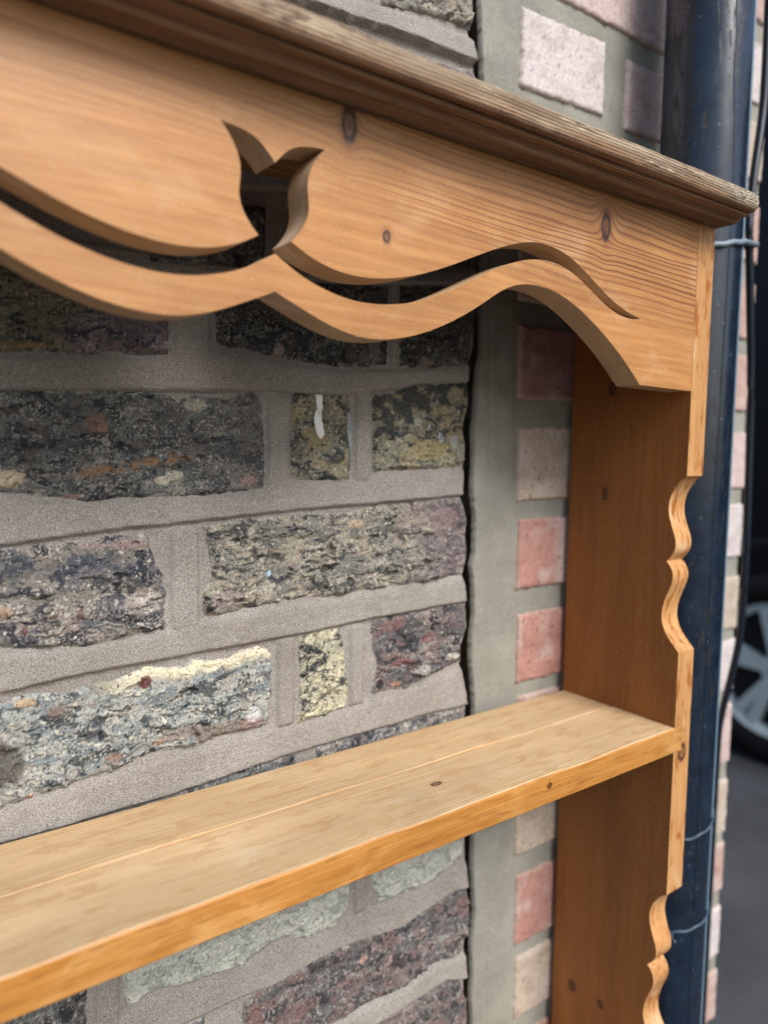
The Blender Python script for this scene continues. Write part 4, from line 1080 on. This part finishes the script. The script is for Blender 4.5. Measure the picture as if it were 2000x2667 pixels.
for z, a in ((2.0, -112), (1.6, -112), (1.47, -113), (1.4427, -113.2), (1.423, -110.8), (1.403, -112.0), (1.386, -111.2), (1.363, -108.0), (1.334, -106.0), (1.3136, -104.0), (1.28, -104), (1.2, -106), (1.0, -108), (0.6, -106), (0.2, -108)):
    t = math.radians(a)
    sp.append((PC.x + (PR - 0.0006) * math.cos(t), PC.y + (PR - 0.0006) * math.sin(t), z))
link('seam', tube('seam', catmull(sp, 6), 0.0013, 8), M_PIPE, dp)
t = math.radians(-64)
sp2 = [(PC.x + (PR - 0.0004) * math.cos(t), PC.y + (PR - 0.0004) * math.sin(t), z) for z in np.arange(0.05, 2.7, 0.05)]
link('mould_line', tube('mould_line', sp2, 0.0014, 8), simple('sky_glint_pipe_ridge', (0.13, 0.20, 0.26), 0.25, 0.6), dp)  # paler than the pipe: sky light along the ridge painted into its colour

cab = [(0.668, -0.05, 2.7), (0.669, -0.058, 1.9), (0.6694, -0.06, 1.5371), (0.6725, -0.06, 1.4909), (0.6739, -0.06, 1.4178), (0.6711, -0.06, 1.3846), (0.6644, -0.06, 1.3438), (0.6605, -0.06, 1.3069), (0.6622, -0.06, 1.2857), (0.6791, -0.055, 1.2299), (0.6974, -0.05, 1.1618), (0.708, -0.047, 1.085), (0.7151, -0.045, 1.0143), (0.7251, -0.04, 0.9609), (0.732, -0.035, 0.9139), (0.7345, -0.03, 0.8847), (0.7378, -0.022, 0.8491), (0.742, -0.015, 0.8211), (0.7425, -0.012, 0.78), (0.742, -0.012, 0.6), (0.741, -0.012, 0.3), (0.741, -0.014, 0.0)]
tag(link('cable', tube('cable', catmull(cab, 5), 0.0036, 12), M_CABLE), 'thin black cable hanging down beside the downpipe', 'cable')

def hull_loop(z, r, with_cable, tilt, cx=(0.6622, -0.06)):
    pts = []
    circ = [(PC.x, PC.y, PR + r)] + ([(cx[0], cx[1], 0.0036 + r)] if with_cable else [])
    P = [(c[0] + c[2] * math.cos(t), c[1] + c[2] * math.sin(t)) for c in circ for t in np.linspace(0, 2 * math.pi, 60, endpoint=False)]
    P = sorted(P)
    def cr(o, a, b): return (a[0] - o[0]) * (b[1] - o[1]) - (a[1] - o[1]) * (b[0] - o[0])
    lo = []
    for p in P:
        while len(lo) >= 2 and cr(lo[-2], lo[-1], p) <= 0: lo.pop()
        lo.append(p)
    up = []
    for p in reversed(P):
        while len(up) >= 2 and cr(up[-2], up[-1], p) <= 0: up.pop()
        up.append(p)
    return [(p[0], p[1], z + tilt * (p[0] - PC.x) + 0.0006 * math.sin(p[0] * 400)) for p in lo[:-1] + up[:-1]]
def tie(z, r, wc, tilt, label, tail, M_WIRE=M_WIRE2):
    o = thing('wire_tie', label, 'wire tie', (PC.x, PC.y, z), 'wire ties round the downpipe')
    L = hull_loop(z, r, wc, tilt)
    # even out the spacing
    P = np.array(L + [L[0]]); d = np.r_[0, np.cumsum(np.linalg.norm(np.diff(P, axis=0), axis=1))]
    t = np.linspace(0, d[-1], 90, endpoint=False)
    Q = np.stack([np.interp(t, d, P[:, k]) for k in range(3)], 1)
    link('loop', tube('loop', Q, r, 8, closed=True), M_WIRE, o)
    a = math.radians(-140)
    s = (PC.x + (PR + r) * math.cos(a), PC.y + (PR + r) * math.sin(a), z - tilt * 0.026)
    tw = [(s[0] - 0.0012 * k + r * math.cos(k * 1.3), s[1] - 0.0014 * k, s[2] - 0.0006 * k + r * math.sin(k * 1.3)) for k in range(tail)]
    link('twisted_end', tube('twisted_end', tw, r * 0.8, 6), M_WIRE, o)
tie(1.2665, 0.0024, True, 0.20, 'thick blue grey wire tie binding cable to downpipe just under the cornice end', 7, M_WIRE)
tie(0.7725, 0.0013, False, 0.30, 'thin wire tie round the downpipe, upper of the two below the shelf', 6)
tie(0.6875, 0.0013, False, 0.22, 'thin wire tie round the downpipe, lowest one in view', 6)

# ------------------------------------------------------------------ dark van parked beyond the wall corner
M_BODY = simple('dark_navy_van_paint', (0.004, 0.005, 0.009), 0.42, 0.25)
M_GLASS = simple('dark_van_glass', (0.006, 0.012, 0.014), 0.15, 0.3)
M_TYRE = simple('tyre_rubber', (0.008, 0.008, 0.009), 0.8, 0.2)
M_RIM = simple('alloy_rim', (0.62, 0.74, 0.77), 0.3, 0.5, 0.35)
M_TRIM = simple('black_van_trim', (0.007, 0.007, 0.008), 0.6, 0.3)
M_LAMP = simple('red_rear_lamp', (0.20, 0.01, 0.01), 0.2, 0.5)
VX, VW = 2.62, 1.92
van = thing('van', 'blurred dark van with silver alloy wheel parked beyond the wall corner', 'van', (VX + VW / 2, -0.8, 0.0))
def van_section(y, zb, zt, inset):
    """half profile mirrored: sides bulge, roof rounded"""
    c = VX + VW / 2; hw = VW / 2 - inset
    pr = [(-hw + 0.06, zb), (-hw, zb + 0.10), (-hw - 0.012, zb + 0.5), (-hw, min(zt - 0.3, 1.15))]
    if zt > 1.4: pr += [(-hw + 0.10, zt - 0.22), (-hw + 0.17, zt - 0.08), (-hw + 0.32, zt)]
    else: pr += [(-hw + 0.05, zt - 0.12), (-hw + 0.1, zt - 0.05), (-hw + 0.25, zt)]
    return [(c + p[0], y, p[1]) for p in pr] + [(c - p[0], y, p[1]) for p in reversed(pr)]
secs = [van_section(y, zb, zt, i) for y, zb, zt, i in ((1.72, 0.36, 2.25, 0.06), (1.68, 0.28, 2.42, 0.02), (1.3, 0.22, 2.48, 0.0), (0.2, 0.22, 2.50, 0.0), (-1.4, 0.22, 2.44, 0.0), (-2.0, 0.22, 2.1, 0.0), (-2.45, 0.22, 1.34, 0.0), (-2.75, 0.22, 1.22, 0.02), (-3.1, 0.24, 1.08, 0.06), (-3.25, 0.36, 0.9, 0.16))]
bm = bmesh.new()
R_ = [[bm.verts.new(p) for p in s] for s in secs]
for a, b in zip(R_[:-1], R_[1:]):
    for k in range(len(a)):
        bm.faces.new((a[k], a[(k + 1) % len(a)], b[(k + 1) % len(b)], b[k]))
bm.faces.new(R_[0]); bm.faces.new(R_[-1])
body = link('body', from_bm('body', bm, True), M_BODY, van)
bevel(body, 0.02, 2, 30)
def quad_panel(name, pts, mat, parent, th=0.008):
    bm = bmesh.new()
    a = [bm.verts.new(p) for p in pts]; b = [bm.verts.new((p[0] + th, p[1], p[2])) for p in pts]
    bm.faces.new(a); bm.faces.new(list(reversed(b)))
    for i in range(len(a)): bm.faces.new((a[i], b[i], b[(i + 1) % len(a)], a[(i + 1) % len(a)]))
    return link(name, from_bm(name, bm), mat, parent)
for y0, y1 in ((1.45, 0.35), (0.25, -0.75), (-0.85, -1.75)):
    quad_panel('window', [(VX + 0.003, y0, 1.24), (VX + 0.003, y1, 1.24), (VX + 0.072, y1 + (0.0 if y1 > -1.7 else 0.25), 1.80), (VX + 0.072, y0, 1.80)], M_GLASS, van)
quad_panel('sill_trim', [(VX - 0.022, 0.35, 0.42), (VX - 0.022, -1.75, 0.42), (VX - 0.022, -1.75, 0.52), (VX - 0.022, 0.35, 0.52)], M_TRIM, van, 0.03)
dr = quad_panel('sliding_door', [(VX - 0.017, 0.30, 0.55), (VX - 0.017, -0.78, 0.55), (VX - 0.010, -0.78, 1.18), (VX - 0.010, 0.30, 1.18)], M_BODY, van)
quad_panel('door_handle', [(VX - 0.045, 0.20, 1.00), (VX - 0.045, 0.02, 1.00), (VX - 0.045, 0.02, 1.04), (VX - 0.045, 0.20, 1.04)], M_TRIM, dr, 0.03)
quad_panel('rear_lamp', [(VX - 0.004, 1.70, 0.95), (VX - 0.004, 1.58, 0.95), (VX + 0.006, 1.58, 1.30), (VX + 0.006, 1.70, 1.30)], M_LAMP, van)

def lathe(name, prof, cx, cy, cz, sgn, n=48):
    """profile of (r, x offset) turned about the x axis"""
    V = []
    for i in range(n):
        t = 2 * math.pi * i / n
        for r, x in prof: V.append((cx + sgn * x, cy + r * math.cos(t), cz + r * math.sin(t)))
    m = len(prof)
    Q = [(i * m + k, i * m + k + 1, ((i + 1) % n) * m + k + 1, ((i + 1) % n) * m + k) for i in range(n) for k in range(m - 1)]
    return mesh_np(name, V, quads=Q)
def wheel(cy, side):
    cx = VX if side < 0 else VX + VW
    s = side
    w = bpy.data.objects.new('wheel', None); COL.objects.link(w); w.parent = van
    w.location = Vector((cx, cy, 0.34)) - van.location
    arch = link('arch_liner', lathe('arch_liner', [(0.0, 0.010), (0.39, 0.010), (0.42, 0.024), (0.44, 0.020), (0.44, -0.02)], cx, cy, 0.36, s), M_TRIM, w)
    link('tyre', lathe('tyre', [(0.232, 0.03), (0.24, 0.05), (0.28, 0.062), (0.315, 0.055), (0.335, 0.03), (0.34, -0.02), (0.34, -0.12), (0.32, -0.16), (0.23, -0.17)], cx, cy, 0.34, s), M_TYRE, w)
    bm = bmesh.new()
    def ring(r0, r1, x0, x1):
        n = 48; a = []
        for i in range(n):
            t = 2 * math.pi * i / n
            a.append([bm.verts.new((cx + s * x, cy + r * math.cos(t), 0.34 + r * math.sin(t))) for r, x in ((r0, x0), (r1, x1), (r1 - 0.006, x1 - 0.03), (r0, x0 - 0.03))])
        for i in range(n):
            p, q = a[i], a[(i + 1) % n]
            for k in range(4): bm.faces.new((p[k], p[(k + 1) % 4], q[(k + 1) % 4], q[k]))
    ring(0.212, 0.236, 0.038, 0.052); ring(0.012, 0.058, 0.046, 0.038)
    for k in range(5):
        for dt in (-0.13, 0.13):
            t = 2 * math.pi * k / 5 + 0.2
            d0 = Vector((0, math.cos(t + dt * 1.2), math.sin(t + dt * 1.2))); d1 = Vector((0, math.cos(t + dt), math.sin(t + dt)))
            n0 = Vector((0, -d1.z, d1.y))
            pts = []
            for r, hw, xx in ((0.045, 0.014, 0.044), (0.218, 0.020, 0.046)):
                b = d0 * r if r < 0.1 else d1 * r
                pts.append([bm.verts.new((cx + s * (xx + e), cy + (b + n0 * f).y, 0.34 + (b + n0 * f).z)) for f, e in ((-hw, 0), (hw, 0), (hw, -0.03), (-hw, -0.03))])
            for q in range(4): bm.faces.new((pts[0][q], pts[0][(q + 1) % 4], pts[1][(q + 1) % 4], pts[1][q]))
            bm.faces.new(pts[0]); bm.faces.new(pts[1])
    link('rim', from_bm('rim', bm), M_RIM, w)
for cy in (0.80, -2.35):
    for sd in (-1, 1): wheel(cy, sd)
